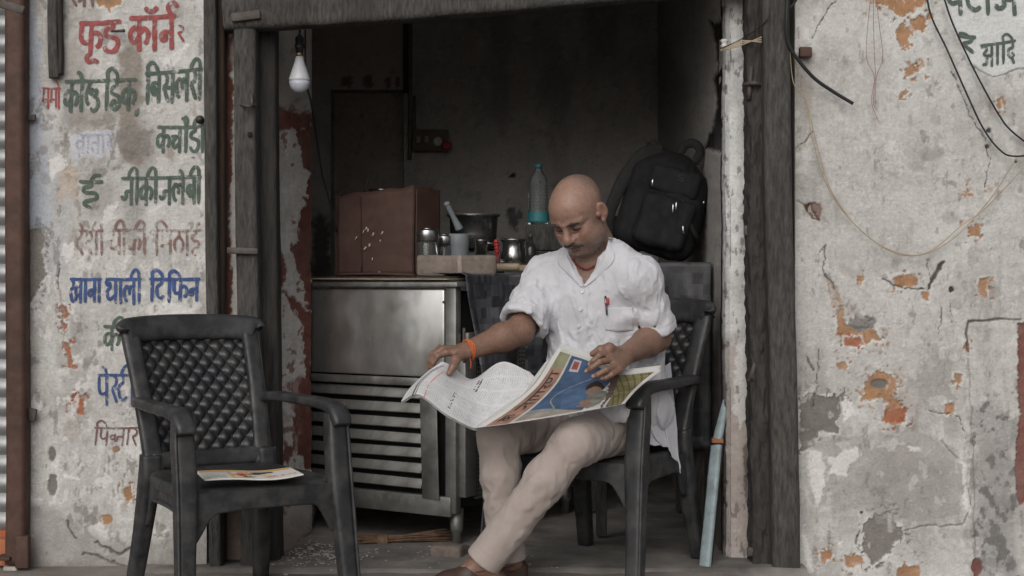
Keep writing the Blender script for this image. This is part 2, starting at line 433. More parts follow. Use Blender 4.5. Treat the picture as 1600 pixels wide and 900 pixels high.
def net(prims, lo, hi, h, post=None):
    """mesh the zero level of a list of ('u'|'s', primitive, blend)"""
    lo = np.asarray(lo, float); B = 8
    nb = np.ceil((np.asarray(hi) - lo) / (h * B)).astype(int) + 1
    gx = np.stack(np.meshgrid(*[np.arange(n) for n in nb], indexing='ij'), -1).reshape(-1, 3)
    cen = lo + (gx * B + (B - 1) / 2) * h
    half = h * B * .88
    def ev(pts, ids=None, cb=None):
        f = np.full(len(pts), 1.0)
        for op, (fn, c, r), k in prims:
            if cb is not None:
                sel = np.where(((cb - c) ** 2).sum(1) < (r + half + .03 + k) ** 2)[0]
                if len(sel) == 0: continue
                ix = (sel[:, None] * B ** 3 + np.arange(B ** 3)).ravel()
                d = fn(pts[ix]); a = f[ix]
            else:
                ix = slice(None); d = fn(pts); a = f
            f[ix] = smin(a, d, max(k, 1e-5)) if op == 'u' else -smin(-a, d, max(k, 1e-5))
        return f
    fc = ev(cen)
    keep = np.where(np.abs(fc) < half * 1.5 + .012)[0]
    D = nb * B
    F = np.repeat(np.repeat(np.repeat(np.where(fc < 0, -1, 1).astype(np.float32).reshape(nb), B, 0), B, 1), B, 2)
    off = np.stack(np.meshgrid(*[np.arange(B)] * 3, indexing='ij'), -1).reshape(-1, 3)
    gi = (gx[keep][:, None, :] * B + off[None]).reshape(-1, 3)
    pts = lo + gi * h
    val = ev(pts, None, cen[keep])
    if post is not None: val = post(pts, val)
    F[gi[:, 0], gi[:, 1], gi[:, 2]] = val
    S = F < 0
    cnt = np.zeros(tuple(D - 1), np.uint8)
    for a in (0, 1):
        for b in (0, 1):
            for c in (0, 1):
                cnt += S[a:D[0] - 1 + a, b:D[1] - 1 + b, c:D[2] - 1 + c]
    act = (cnt > 0) & (cnt < 8)
    ci = np.argwhere(act)
    idg = np.full(act.shape, -1, np.int32); idg[act] = np.arange(len(ci))
    cv = np.stack([F[ci[:, 0] + a, ci[:, 1] + b, ci[:, 2] + c] for a in (0, 1) for b in (0, 1) for c in (0, 1)], 1)
    co = np.array([(a, b, c) for a in (0, 1) for b in (0, 1) for c in (0, 1)], float)
    acc = np.zeros((len(ci), 3)); w = np.zeros(len(ci))
    for i in range(8):
        for j in range(i + 1, 8):
            if np.abs(co[i] - co[j]).sum() != 1: continue
            x = (cv[:, i] < 0) != (cv[:, j] < 0)
            t = cv[x, i] / (cv[x, i] - cv[x, j])
            acc[x] += co[i] + t[:, None] * (co[j] - co[i]); w[x] += 1
    V = lo + (ci + acc / w[:, None]) * h
    Q = []
    for ax in range(3):
        s = [slice(1, -1)] * 3
        s0 = list(s); s1 = list(s); s0[ax] = slice(0, -1); s1[ax] = slice(1, None)
        d = S[tuple(s0)] != S[tuple(s1)]
        e = np.argwhere(d); flipm = S[tuple(s0)][d]
        o = np.array([1, 1, 1]); o[ax] = 0; e = e + o
        u, v = [(1, 2), (2, 0), (0, 1)][ax]
        q = []
        for du, dv in ((-1, -1), (0, -1), (0, 0), (-1, 0)):
            c = e.copy(); c[:, u] += du; c[:, v] += dv
            q.append(idg[c[:, 0], c[:, 1], c[:, 2]])
        q = np.stack(q, 1); q[~flipm] = q[~flipm][:, ::-1]
        Q.append(q)
    Q = np.concatenate(Q); Q = Q[(Q >= 0).all(1)]
    return V, Q
def relax(V, Q, it=1, f=.5):
    for _ in range(it):
        A = np.zeros_like(V); n = np.zeros(len(V))
        for k in range(4):
            a, b = Q[:, k], Q[:, (k + 1) % 4]
            np.add.at(A, a, V[b]); np.add.at(n, a, 1); np.add.at(A, b, V[a]); np.add.at(n, b, 1)
        V = V * (1 - f) + f * A / n[:, None]
    return V
# ================================================================== THE PLACE: ground, walls, door frame
def struct(name, V, F, m, **k):
    return mk(name, V, F, m, kind='structure', **k)
# ground: one sheet to the horizon in front, the shop's own floor inside
g = np.array([(-400, -400, -.1), (400, -400, -.1), (400, 400, -.1), (-400, 400, -.1)], float)
struct('ground', g, [(0, 1, 2, 3)], M['pave'], smooth_=False)
xs = np.linspace(-3, 4, 230); ys = np.linspace(-6, .02, 200)
X, Y = np.meshgrid(xs, ys, indexing='ij')
Z = (fbm2(X * 6, Y * 6) - .5) * .012 - .003 - .075 * smooth(.72, .95, X)
V = np.stack([X, Y, Z], -1).reshape(-1, 3); struct('pavement', V, grid_faces(230, 200), M['pave'])
xs = np.linspace(-1.3, 1.0, 150); ys = np.linspace(-.12, 2.7, 150)
X, Y = np.meshgrid(xs, ys, indexing='ij')
Z = (fbm2(X * 5 + 3, Y * 5) - .5) * .014 + .008 - .03 * smooth(-.085, -.12, Y)
V = np.stack([X, Y, Z], -1).reshape(-1, 3); struct('shop_floor', V, grid_faces(150, 150), M['floor'])

def todpx(X, Y, Z):
    d = Y + DW
    return 800 + X * FPX / d, HORIZ - (Z - EYE) * FPX / d
def ell_m(px, py, cx, cy, rx, ry, rough=.8, ns=14, soft=.07):
    m = np.zeros(len(px), np.float32)
    s = (np.abs(px - cx) < rx * 1.8) & (np.abs(py - cy) < ry * 1.8)
    if s.any():
        x, y = px[s], py[s]
        d = np.sqrt(((x - cx) / rx) ** 2 + ((y - cy) / ry) ** 2) - 1 + (fbm2(x / ns + cx, y / ns + cy, 4, .6) - .5) * 2 * rough
        m[s] = smooth(soft, -soft, d)
    return m
def poly_m(px, py, pts, rough=6, ns=12, soft=1.5, halo=None):
    pts = np.asarray(pts, float); m = np.zeros(len(px), np.float32)
    lo = pts.min(0) - 2 * rough - 3; hi = pts.max(0) + 2 * rough + 3
    s = (px > lo[0]) & (px < hi[0]) & (py > lo[1]) & (py < hi[1])
    if not s.any(): return m
    x, y = px[s], py[s]; dm = np.full(len(x), 1e9); ins = np.zeros(len(x), bool)
    for k in range(len(pts)):
        a, b = pts[k], pts[(k + 1) % len(pts)]; e = b - a
        t = np.clip(((x - a[0]) * e[0] + (y - a[1]) * e[1]) / (e @ e), 0, 1)
        dm = np.minimum(dm, np.hypot(x - a[0] - t * e[0], y - a[1] - t * e[1]))
        c = ((a[1] > y) != (b[1] > y)) & (x < (b[0] - a[0]) * (y - a[1]) / (b[1] - a[1] + 1e-9) + a[0]); ins ^= c
    d = np.where(ins, -dm, dm) + (fbm2(x / ns + pts[0, 0], y / ns, 5, .68) - .5) * 3 * rough + (fbm2(x / 3.1 + pts[0, 0], y / 3.1, 2) - .5) * 3.2
    m[s] = smooth(soft, -soft, d)
    if halo is not None:
        g = smooth(.47, .56, fbm2(x / 13 + 5, y / 13 + pts[0, 1], 3)); halo[s] = np.maximum(halo[s], smooth(5.5, 3.5, d) * g)
        fl = smooth(.66, .70, fbm2(x / 5.5 + 9, y / 5.5, 3)) * smooth(26, 4, d); m[s] = np.maximum(m[s], fl)
    return m
def line_m(px, py, pts, w, rough=4, ns=10):
    pts = np.asarray(pts, float); dm = np.full(len(px), 1e9)
    x = px + (fbm2(px / ns, py / ns) - .5) * 2 * rough; y = py + (fbm2(px / ns + 50, py / ns) - .5) * 2 * rough
    for k in range(len(pts) - 1):
        a, b = pts[k], pts[k + 1]; e = b - a
        t = np.clip(((x - a[0]) * e[0] + (y - a[1]) * e[1]) / (e @ e), 0, 1)
        dm = np.minimum(dm, np.hypot(x - a[0] - t * e[0], y - a[1] - t * e[1]))
    w = w * (.35 + .75 * fbm2(px / 13 + 3, py / 13, 3)); return smooth(w, w * .3, dm)
class Skin:
    """colour and relief of a plastered face; x, y in photo units on that face"""
    def __init__(s, x, y, base):
        s.x, s.y = x, y; n = len(x)
        s.c = np.tile(np.asarray(base, float), (n, 1)); s.h = (fbm2(x / 90, y / 90, 3) - .5) * .010 + (fbm2(x / 14, y / 14, 4) - .5) * .0045
        s.c *= (.86 + .28 * fbm2(x / 60, y / 45, 5, .6))[:, None]
        s.c *= (.92 + .16 * fbm2(x / 7, y / 9, 4, .65))[:, None]
        s.c *= (.93 + .14 * fbm2(x / 3.2, y / 34, 3, .6))[:, None]          # brushed vertical streaks
        w = fbm2(x / 55 + 9, y / 150 + 4, 4, .55); s.c *= (1 - .26 * smooth(.5, .72, w))[:, None] * np.array([1, .992, .98]) ** smooth(.5, .7, w)[:, None]
        r = 1 - np.abs(2 * fbm2(x / 38 + 3, y / 38 + 8, 4, .6) - 1); s.c *= (1 - .20 * smooth(.965, .995, r))[:, None]   # hair cracks
        r = 1 - np.abs(2 * fbm2(x / 70 + 33, y / 12 + 8, 3, .6) - 1); s.c *= (1 + .12 * smooth(.95, .99, r))[:, None]
        sp = fbm2(x / 2.3 + 70, y / 2.3, 2); s.c *= (1 - .28 * smooth(.80, .90, sp))[:, None]
    def put(s, m, col, dh=0, var=.25, amt=1):
        v = 1 + (fbm2(s.x / 11 + 31, s.y / 11 + 7, 4, .6) - .5) * 2 * var
        a = (m * amt)[:, None]
        s.c = s.c * (1 - a) + np.asarray(col) * v[:, None] * a
        s.h = s.h + m * dh
    def peel(s, pts, rough, ns, col, dh, var=.2):
        h = np.zeros(len(s.x), np.float32); m = poly_m(s.x, s.y, pts, rough, ns, 1.0, h)
        s.put(h, (.60, .595, .58), .0012, .08, .8); s.put(m, col, dh, var)
    def tone(s, m, k): s.c *= (1 + m * (k - 1))[:, None]
    def noise(s, sc, lo, hi, seed=0, ax=1): return smooth(lo, hi, fbm2(s.x / sc + seed, s.y / (sc * ax) + seed * 1.7, 5, .6))
PL, WH, CEM, ORG, BRK, BLU, STN = (.50, .49, .472), (.66, .64, .63), (.185, .172, .16), (.36, .205, .115), (.32, .125, .07), (.40, .435, .50), (.20, .165, .135)

def left_face(x, y):
    s = Skin(x, y, PL)
    s.put(s.noise(40, .48, .78, 3, 1.8), (.60, .595, .585), .0003, .08, .75)
    s.put(s.noise(40, .60, .72, 11, 1.8), (.33, .30, .275), 0, .2, .6)
    s.put(poly_m(x, y, [(36, -10), (48, 0), (62, 60), (64, 150), (72, 260), (88, 330), (70, 360), (66, 440), (48, 480), (36, 520)], 9, 24, 4), BLU, -.0015, .12, .9)
    s.put(poly_m(x, y, [(64, 150), (90, 200), (110, 300), (100, 430), (60, 470), (70, 300)], 12, 20, 6), (.47, .48, .50), -.0005, .12, .6)
    s.peel([(42, 362), (58, 357), (70, 372), (66, 400), (71, 430), (58, 455), (44, 478)], 4, 9, (.235, .212, .19), -.005)
    for q in ([(94, 478), (104, 476), (108, 492), (100, 500)], [(97, 502), (105, 506), (103, 515), (97, 512)], [(97, 534), (108, 536), (113, 556), (116, 566), (108, 570), (103, 552)]):
        s.peel(q, 2, 6, BRK, -.004)
    s.put(line_m(x, y, [(92, 410), (88, 440), (97, 470), (100, 520), (96, 545), (105, 560)], 3, 4, 8), (.3, .26, .22), -.003, .2, .8)
    s.put(line_m(x, y, [(93, 415), (90, 450)], 3.5, 2, 6), (.06, .05, .045), -.004, .2, .9)
    s.peel([(113, 617), (122, 613), (131, 622), (132, 648), (122, 647), (114, 632)], 3, 7, BRK, -.006)
    s.peel([(192, 763), (204, 760), (208, 778), (200, 785), (193, 777)], 2, 6, ORG, -.003)
    s.put(ell_m(x, y, 167, 811, 10, 8, .3), ORG, -.004, .15)
    s.put(ell_m(x, y, 182, 702, 7, 5, .3), ORG, -.003, .15)
    s.peel([(150, 0), (190, -8), (188, 8), (172, 12), (155, 10)], 3, 7, ORG, -.004)
    s.put(poly_m(x, y, [(96, 262), (118, 262), (122, 312), (98, 305), (88, 345), (92, 290)], 5, 10, 3), (.47, .36, .27), -.001, .15, .55)
    # the brown run of damp down the menu
    s.put(poly_m(x, y, [(190, 60), (225, 70), (222, 200), (228, 260), (186, 262), (178, 160)], 16, 22, 10), STN, 0, .3, .8)
    s.put(poly_m(x, y, [(178, 205), (214, 198), (238, 210), (236, 242), (188, 246)], 9, 12, 3), (.20, .185, .17), -.0015, .25, .85)
    s.put(poly_m(x, y, [(108, 170), (180, 175), (170, 205), (110, 200)], 12, 16, 10), STN, 0, .2, .4)
    s.put(s.noise(18, .58, .70, 23, 1.2) * smooth(110, 150, y) * smooth(330, 250, y), STN, 0, .2, .5)
    # pale repaint and filler
    s.put(poly_m(x, y, [(108, 212), (140, 206), (182, 203), (178, 232), (150, 250), (112, 246)], 5, 9), (.52, .525, .56), .001, .08, .9)
    for q in ([(76, 250), (92, 240), (106, 252), (100, 266), (86, 278), (82, 290), (76, 270)], [(254, 98), (276, 82), (296, 68), (284, 90), (270, 108), (256, 106)], [(310, 190), (320, 186), (320, 250), (308, 248)],
              [(100, 382), (116, 378), (118, 400), (104, 412), (96, 400)], [(160, 330), (184, 318), (180, 340), (166, 352)], [(232, 480), (262, 470), (300, 488), (270, 496), (236, 498)], [(312, 262), (320, 260), (320, 330), (312, 330)],
              [(196, 668), (222, 660), (220, 715), (204, 718), (192, 690)], [(148, 752), (170, 740), (178, 752), (164, 764), (150, 760)], [(138, 824), (160, 816), (178, 842), (168, 862), (150, 848)], [(74, 790), (86, 770), (88, 740), (80, 720), (94, 712), (92, 760), (88, 790)], [(99, 740), (126, 748), (124, 752), (102, 746)], [(40, 770), (66, 780), (58, 792), (42, 792)], [(42, 640), (60, 610), (66, 640), (56, 660)]):
        s.put(poly_m(x, y, q, 5, 9, 1.2), WH, .0012, .08, .92)
    s.put(s.noise(13, .63, .68, 40, 1.6) * smooth(330, 420, y), WH, .0006, .08, .7)
    s.put(s.noise(15, .67, .72, 60, 1.8), CEM, -.001, .15, .6)
    s.put(ell_m(x, y, 82, 710, 6, 12, .4), CEM, -.004); s.put(ell_m(x, y, 82, 757, 8, 15, .4), CEM, -.004)
    s.put(poly_m(x, y, [(40, 790), (90, 796), (160, 842), (200, 850), (330, 830), (330, 910), (36, 910)], 12, 30, 10), (.29, .275, .26), -.002, .2, .7)
    s.put(line_m(x, y, [(150, 848), (185, 866), (215, 852)], 4, 5, 9), (.07, .06, .055), -.006, .2, .85)
    s.put(line_m(x, y, [(130, 866), (160, 872), (200, 888)], 4, 5, 9), (.09, .08, .07), -.006, .2, .8)
    s.put(line_m(x, y, [(104, 812), (110, 828), (120, 842)], 3, 3, 8), (.1, .08, .07), -.003)
    s.put(smooth(868, 892, y), (.22, .19, .165), 0, .25, .7)
    return s
def right_face(x, y):
    s = Skin(x, y, (.495, .485, .468))
    s.put(s.noise(90, .42, .78, 5, 1.2), (.60, .598, .59), .0003, .06, .75)
    s.put(s.noise(70, .56, .74, 15, 1.0), (.35, .325, .305), 0, .15, .55)
    s.put(s.noise(20, .62, .72, 71, 1.5) * smooth(1250, 1420, x), (.30, .28, .265), 0, .2, .5)
    s.put(poly_m(x, y, [(1240, 60), (1268, 70), (1270, 150), (1258, 230), (1240, 240)], 7, 14, 4), (.34, .315, .295), -.002, .15, .6)
    s.put(poly_m(x, y, [(1240, 30), (1262, 48), (1268, 66), (1240, 90)], 5, 10, 2), WH, .0015, .08, .7)
    # orange undercoat where the whitewash is off
    for q, r in (([(1356, -10), (1452, -10), (1446, 8), (1426, 18), (1412, 26), (1400, 22), (1386, 10), (1362, 6)], 5), ([(1398, 55), (1408, 36), (1420, 42), (1424, 30), (1438, 22), (1448, 30), (1444, 46), (1428, 50), (1420, 60), (1418, 76), (1408, 74)], 4),
                 ([(1411, 107), (1430, 104), (1426, 118), (1416, 120)], 2), ([(1434, 92), (1441, 92), (1444, 106), (1436, 108)], 2), ([(1444, 117), (1452, 120), (1446, 125)], 1.5), ([(1408, 144), (1419, 143), (1415, 151)], 1.5), ([(1556, 156), (1564, 154), (1566, 168), (1560, 172)], 1.5),
                 ([(1392, 436), (1410, 430), (1428, 430), (1434, 440), (1426, 449), (1402, 449)], 3), ([(1440, 456), (1452, 455), (1450, 470), (1441, 468)], 2), ([(1310, 476), (1318, 486), (1320, 504), (1336, 512), (1360, 508), (1376, 530), (1380, 534), (1360, 532), (1344, 542), (1316, 540), (1310, 520)], 4),
                 ([(1356, 590), (1372, 580), (1392, 586), (1400, 600), (1396, 618), (1410, 636), (1414, 660), (1396, 662), (1378, 658), (1386, 636), (1378, 622), (1346, 626)], 4), ([(1306, 568), (1320, 566), (1324, 574), (1312, 578)], 2), ([(1338, 430), (1347, 432), (1345, 447), (1339, 444)], 2),
                 ([(1476, 632), (1490, 630), (1490, 646), (1478, 648)], 2), ([(1490, 582), (1502, 586), (1500, 602), (1492, 598)], 2), ([(1530, 436), (1544, 434), (1538, 460), (1529, 462)], 2), ([(1402, 887), (1436, 884), (1440, 905), (1402, 905)], 2), ([(1320, 872), (1346, 868), (1350, 880), (1322, 890)], 3), ([(1282, 862), (1300, 858), (1298, 874), (1284, 878)], 3), ([(1510, 355), (1528, 352), (1528, 366), (1514, 372)], 4), ([(1506, 536), (1512, 534), (1512, 548), (1507, 548)], 2)):
        s.peel(q, r, 7, ORG, -.0045, .3)
    s.put(s.noise(10, .64, .67, 90) * ell_m(x, y, 1520, 295, 30, 14, .5, 9, .3), ORG, -.003)
    s.peel([(1320, 528), (1344, 526), (1344, 542), (1318, 540)], 3, 6, BRK, -.002); s.peel([(1382, 636), (1412, 640), (1414, 660), (1380, 658)], 5, 7, BRK, -.002)
    s.put(ell_m(x, y, 1375, 600, 13, 8, .3), (.16, .15, .14), -.006); s.put(ell_m(x, y, 1345, 506, 22, 13, .5, 10), (.22, .21, .2), -.004)
    s.put(poly_m(x, y, [(1300, 440), (1310, 450), (1318, 480), (1312, 500), (1300, 470), (1288, 430)], 4, 8), (.34, .26, .2), -.003, .2, .8)
    # bare cement and lost render
    s.peel([(1250, 628), (1262, 616), (1300, 622), (1318, 618), (1316, 640), (1308, 660), (1310, 676), (1280, 676), (1262, 700), (1250, 702)], 5, 11, CEM, -.006)
    s.peel([(1350, 820), (1368, 804), (1392, 800), (1400, 820), (1414, 832), (1396, 852), (1388, 866), (1362, 884), (1348, 850)], 5, 11, (.21, .195, .18), -.007)
    s.put(poly_m(x, y, [(1262, 692), (1340, 680), (1420, 670), (1490, 700), (1512, 740), (1506, 812), (1430, 822), (1400, 810), (1350, 800), (1262, 800)], 12, 40, 5), (.36, .345, .325), -.003, .12, .7)
    s.put(poly_m(x, y, [(1340, 740), (1400, 700), (1480, 720), (1500, 790), (1420, 815), (1350, 790)], 25, 30, 20), (.29, .275, .26), 0, .15, .55)
    s.put(line_m(x, y, [(1410, 832), (1440, 822), (1505, 820), (1515, 790), (1512, 730), (1470, 690)], 2.2, 4, 16), (.14, .13, .12), -.004, .2, .8)
    for q in ([(1264, 704), (1282, 706), (1290, 730), (1286, 772), (1276, 790), (1264, 740)], [(1296, 716), (1336, 698), (1346, 712), (1326, 726), (1320, 744), (1298, 740)], [(1316, 628), (1326, 624), (1344, 650), (1330, 646), (1318, 660)], [(1254, 812), (1262, 850), (1270, 895), (1258, 895)], [(1500, 716), (1516, 730), (1514, 800), (1506, 790)], [(1306, 846), (1318, 846), (1316, 856), (1308, 856)], [(1420, 698), (1440, 700), (1436, 704), (1422, 703)]):
        s.put(poly_m(x, y, q, 5, 9, 1.2), WH, .0015, .06, .9)
    s.put(s.noise(16, .66, .70, 120, 1.4), WH, .0004, .06, .35)
    s.put(s.noise(12, .70, .74, 140, 2) , CEM, -.001, .15, .5)
    # rendered panel at the right edge, with its broken brick-red arris and black mould
    s.put(line_m(x, y, [(1512, 550), (1509, 520), (1514, 502), (1560, 498), (1594, 500)], 3.4, 2.5, 14), (.09, .065, .055), -.006, .25, .9)
    s.put(line_m(x, y, [(1512, 560), (1518, 640), (1522, 760), (1524, 905)], 2, 3, 20), (.26, .24, .22), -.004, .2, .7)
    s.put(poly_m(x, y, [(1518, 640), (1560, 630), (1584, 660), (1590, 905), (1526, 905), (1520, 740)], 22, 22, 16), (.15, .145, .14), 0, .4, .5)
    s.put(s.noise(16, .52, .62, 160, 1.2) * poly_m(x, y, [(1516, 630), (1590, 610), (1600, 905), (1524, 905)], 12, 20, 10), (.075, .075, .075), 0, .3, .7)
    s.put(poly_m(x, y, [(1590, 505), (1606, 500), (1620, 760), (1592, 790), (1584, 740), (1592, 640)], 5, 12), (.19, .085, .07), -.008, .3)
    s.put(ell_m(x, y, 1526, 888, 8, 14, .5), (.17, .075, .065), -.005, .3)
    # cracks and holes
    for q, w in (([(1282, 395), (1290, 380), (1286, 420), (1306, 452)], 2), ([(1380, 436), (1396, 446), (1426, 452), (1448, 452), (1462, 430), (1476, 408)], 2.6), ([(1450, 446), (1462, 424), (1474, 408)], 5), ([(1448, 406), (1452, 440)], 1.4), ([(1540, 226), (1546, 250), (1538, 300)], 1.3), ([(1486, 110), (1520, 190), (1542, 222)], 1.2), ([(1280, 545), (1276, 600), (1270, 640)], 1.2), ([(1340, 828), (1336, 850)], 2.5), ([(1470, 480), (1468, 520)], 1.6), ([(1484, 470), (1486, 506)], 1.3), ([(1262, 560), (1270, 580)], 2.5), ([(1444, 640), (1500, 650), (1512, 690)], 1.0), ([(1240, 235), (1256, 222), (1270, 205)], 1.6), ([(1270, 60), (1290, 20), (1310, -5)], 1.5)):
        s.put(line_m(x, y, q, w, 4, 9), (.07, .06, .055), -.005, .2, .9)
    s.put(poly_m(x, y, [(1246, 314), (1266, 318), (1280, 344), (1272, 342), (1258, 326)], 3, 7), (.09, .045, .03), -.008)
    s.put(ell_m(x, y, 1273, 330, 10, 14, .4), (.14, .07, .05), -.005, .2, .8)
    for q in ((1542, 229, 3.4), (1587, 253, 2.6), (1545, 204, 4), (1486, 452, 5), (1345, 800, 2.2)): s.put(ell_m(x, y, q[0], q[1], q[2], q[2], .3, 6), (.05, .05, .05), -.005)
    s.put(ell_m(x, y, 1452, 240, 20, 12, .6, 8, .4), (.24, .225, .21), 0, .2, .55)
    # the whiter painted panel with the green words
    m = poly_m(x, y, [(1466, -20), (1640, -20), (1640, 108), (1590, 106), (1556, 121), (1536, 114), (1514, 100), (1498, 70), (1480, 30)], 3, 14, 1.2)
    s.put(m, (.61, .625, .62), .002, .07, .95)
    s.put(line_m(x, y, [(1514, 100), (1536, 114), (1556, 121), (1590, 107), (1640, 109)], 1.8, 2, 12), (.15, .14, .135), -.003, .2, .8)
    return s
def face_sheet(fn, x0, x1, x2, parent, name='plaster'):
    """front skin of a facade wall: fine (about 3 mm) where the photograph shows it, coarser beyond"""
    xs = np.unique(np.concatenate([np.arange(x0, x1, .0034), np.linspace(x1, x2, 2 if x2 - x1 < .01 else 40)]))
    zs = np.unique(np.concatenate([np.arange(-.10, 2.0, .0036), np.linspace(2.0, 3.2, 14)]))
    Xg, Zg = np.meshgrid(xs, zs, indexing='ij')
    px, py = todpx(Xg.ravel(), 0, Zg.ravel())
    s = fn(px, py)
    V = np.stack([Xg.ravel(), -s.h - .004, Zg.ravel()], 1)
    return mk(name, V, grid_faces(len(xs), len(zs)), M['plaster'], parent, cols=s.c)

XL0, XL1, XR0 = -1.674, -1.052, .975
lw = thing('plastered_wall', 'peeling whitewashed wall with a hand painted food menu left of the doorway', 'wall')
face_sheet(left_face, XL0, XL1, XL1, lw)
mk('masonry', *box(((XL0 + XL1) / 2, .19, 1.59), (XL1 - XL0, .36, 3.22), 0), M['plaster'], lw, cols=(.3, .28, .26), smooth_=False)
rw = thing('plastered_wall', 'stained whitewashed wall with orange patches right of the doorway', 'wall')
face_sheet(right_face, XR0, 1.80, 4.0, rw)
mk('masonry', *box(((XR0 + 4) / 2, .19, 1.59), (4 - XR0, .36, 3.22), 0), M['plaster'], rw, cols=(.3, .28, .26), smooth_=False)
ow = thing('over_door_wall', 'plain wall strip above the wooden lintel', 'wall')
mk('masonry', *box(((XL1 + XR0) / 2, .2, 2.66), (XR0 - XL1 - .004, .34, 1.1), 0), M['plaster'], ow, cols=(.38, .36, .34), smooth_=False)

# inner shell: back wall with its niche, side walls, ceiling
def sheet_plan(plan, z0, z1, fn, step=.006, zstep=.008, m='plaster', name='plaster', parent=None, rise=.0):
    """a plastered sheet standing on a plan line"""
    plan = np.asarray(plan, float); seg = np.linalg.norm(np.diff(plan, axis=0), axis=1); cum = np.concatenate([[0], np.cumsum(seg)])
    n = max(2, int(cum[-1] / step)); t = np.unique(np.concatenate([np.linspace(0, cum[-1], n), cum]))
    x = np.interp(t, cum, plan[:, 0]); y = np.interp(t, cum, plan[:, 1])
    zs = np.linspace(z0, z1, max(2, int((z1 - z0) / zstep)))
    tx, ty = np.gradient(x), np.gradient(y); l = np.hypot(tx, ty); nx, ny = ty / l, -tx / l
    Xg = np.repeat(x[:, None], len(zs), 1); Yg = np.repeat(y[:, None], len(zs), 1); Zg = np.repeat(zs[None], len(x), 0)
    px, py = todpx(Xg.ravel(), Yg.ravel(), Zg.ravel())
    s = fn(px, py); h = s.h.reshape(Xg.shape)
    V = np.stack([Xg + nx[:, None] * h, Yg + ny[:, None] * h, Zg], -1).reshape(-1, 3)
    return mk(name, V, grid_faces(len(x), len(zs)), M[m], parent, cols=s.c)
def col_left(x, y):
    s = Skin(x, y, (.50, .485, .47))
    red = (.155, .062, .05)
    s.put(poly_m(x, y, [(425, 162), (446, 166), (456, 176), (488, 176), (488, 210), (478, 202), (462, 204), (440, 204), (425, 200)], 6, 10), red, -.004, .3)
    s.put(poly_m(x, y, [(462, 200), (492, 205), (492, 300), (486, 320), (480, 300), (486, 270), (476, 262), (470, 230)], 5, 9), red, -.004, .3)
    s.put(poly_m(x, y, [(492, 300), (492, 480), (476, 470), (478, 455), (470, 440), (466, 420), (458, 406), (456, 380), (466, 376), (466, 342), (478, 316)], 6, 10), red, -.004, .3)
    s.put(poly_m(x, y, [(425, 386), (440, 394), (446, 410), (446, 440), (436, 452), (425, 452)], 5, 8), red, -.004, .3)
    s.put(poly_m(x, y, [(440, 452), (460, 464), (476, 480), (492, 478), (492, 600), (480, 596), (476, 560), (474, 520), (466, 494), (452, 480)], 7, 9), red, -.004, .3)
    s.put(poly_m(x, y, [(452, 600), (466, 590), (492, 588), (492, 720), (482, 735), (460, 700), (458, 640)], 8, 10), red, -.004, .3)
    s.put(poly_m(x, y, [(444, 690), (458, 700), (450, 728), (440, 716)], 4, 8), red, -.003, .3)
    s.put(s.noise(12, .64, .67, 33), red, -.003, .3, .8)
    s.put(s.noise(22, .58, .68, 53, 2.0) * smooth(430, 600, y), (.40, .30, .285), 0, .15, .7)
    s.put(poly_m(x, y, [(425, -10), (492, -10), (492, 170), (425, 165)], 8, 20, 6), (.36, .34, .325), -.001, .15, .6)
    s.put(smooth(760, 850, y), (.28, .22, .2), 0, .2, .8)
    return s
def col_right(x, y):
    s = Skin(x, y, (.60, .60, .60))
    s.put(smooth(505, 560, y + 30 * (fbm2(x / 30, y / 30) - .5)) * .8, (.38, .335, .31), -.001, .12)
    s.put(poly_m(x, y, [(1128, 600), (1150, 660), (1166, 640), (1176, 740), (1176, 860), (1128, 850)], 10, 16, 5), (.36, .31, .285), -.002, .15, .7)
    s.put(poly_m(x, y, [(1150, 540), (1172, 520), (1172, 640), (1156, 668), (1146, 640)], 6, 12), (.64, .63, .62), .001, .08, .8)
    s.put(s.noise(9, .65, .67, 13, 2), (.14, .12, .11), -.002, .2, .7)
    s.put(s.noise(16, .62, .72, 43, 1), (.44, .43, .42), 0, .1, .7)
    s.put(poly_m(x, y, [(1160, 700), (1178, 690), (1178, 760), (1170, 800), (1164, 760)], 5, 10), (.17, .14, .125), -.004)
    return s
def back_face(x, y):
    s = Skin(x, y, (.45, .42, .40))
    s.put(poly_m(x, y, [(470, -30), (640, -30), (640, 134), (470, 134)], 10, 30, 12), (.48, .43, .40), 0, .12, .8)
    s.put(poly_m(x, y, [(480, 120), (516, 120), (516, 330), (480, 320)], 6, 20, 6), (.56, .53, .5), 0, .12, .8)
    s.put(smooth(200, 330, y) * smooth(660, 720, x) * .6, (.50, .48, .46), 0, .15)
    s.put(poly_m(x, y, [(505, 118), (640, 116), (640, 142), (505, 142)], 3, 10, 3), (.5, .46, .43), .001, .1, .8)
    for cx in (537, 546, 572, 578, 606, 620): s.put(ell_m(x, y, cx, 128, 5, 9, .7, 6), (.13, .05, .045), 0, .3, .7)
    s.put(poly_m(x, y, [(792, 325), (804, 322), (812, 340), (806, 362), (796, 352)], 4, 8), (.02, .02, .02), -.002, .2, .9)
    s.put(ell_m(x, y, 812, 335, 4, 8, .5, 6), (.03, .03, .03), 0); s.put(ell_m(x, y, 801, 274, 5, 4, .4, 6), (.03, .03, .03), 0)
    s.put(s.noise(12, .70, .73, 77), (.06, .06, .06), -.0005, .2, .22)
    s.put(s.noise(45, .55, .75, 17, 1.4), (.33, .31, .295), 0, .1, .4)
    s.put(line_m(x, y, [(880, 83), (888, 94)], 2.4, .6), (.55, .55, .55), 0, .1)
    s.put(poly_m(x, y, [(486, 350), (500, 330), (520, 360), (518, 440), (486, 440)], 10, 12, 5), (.03, .03, .03), 0, .3, .8)
    return s
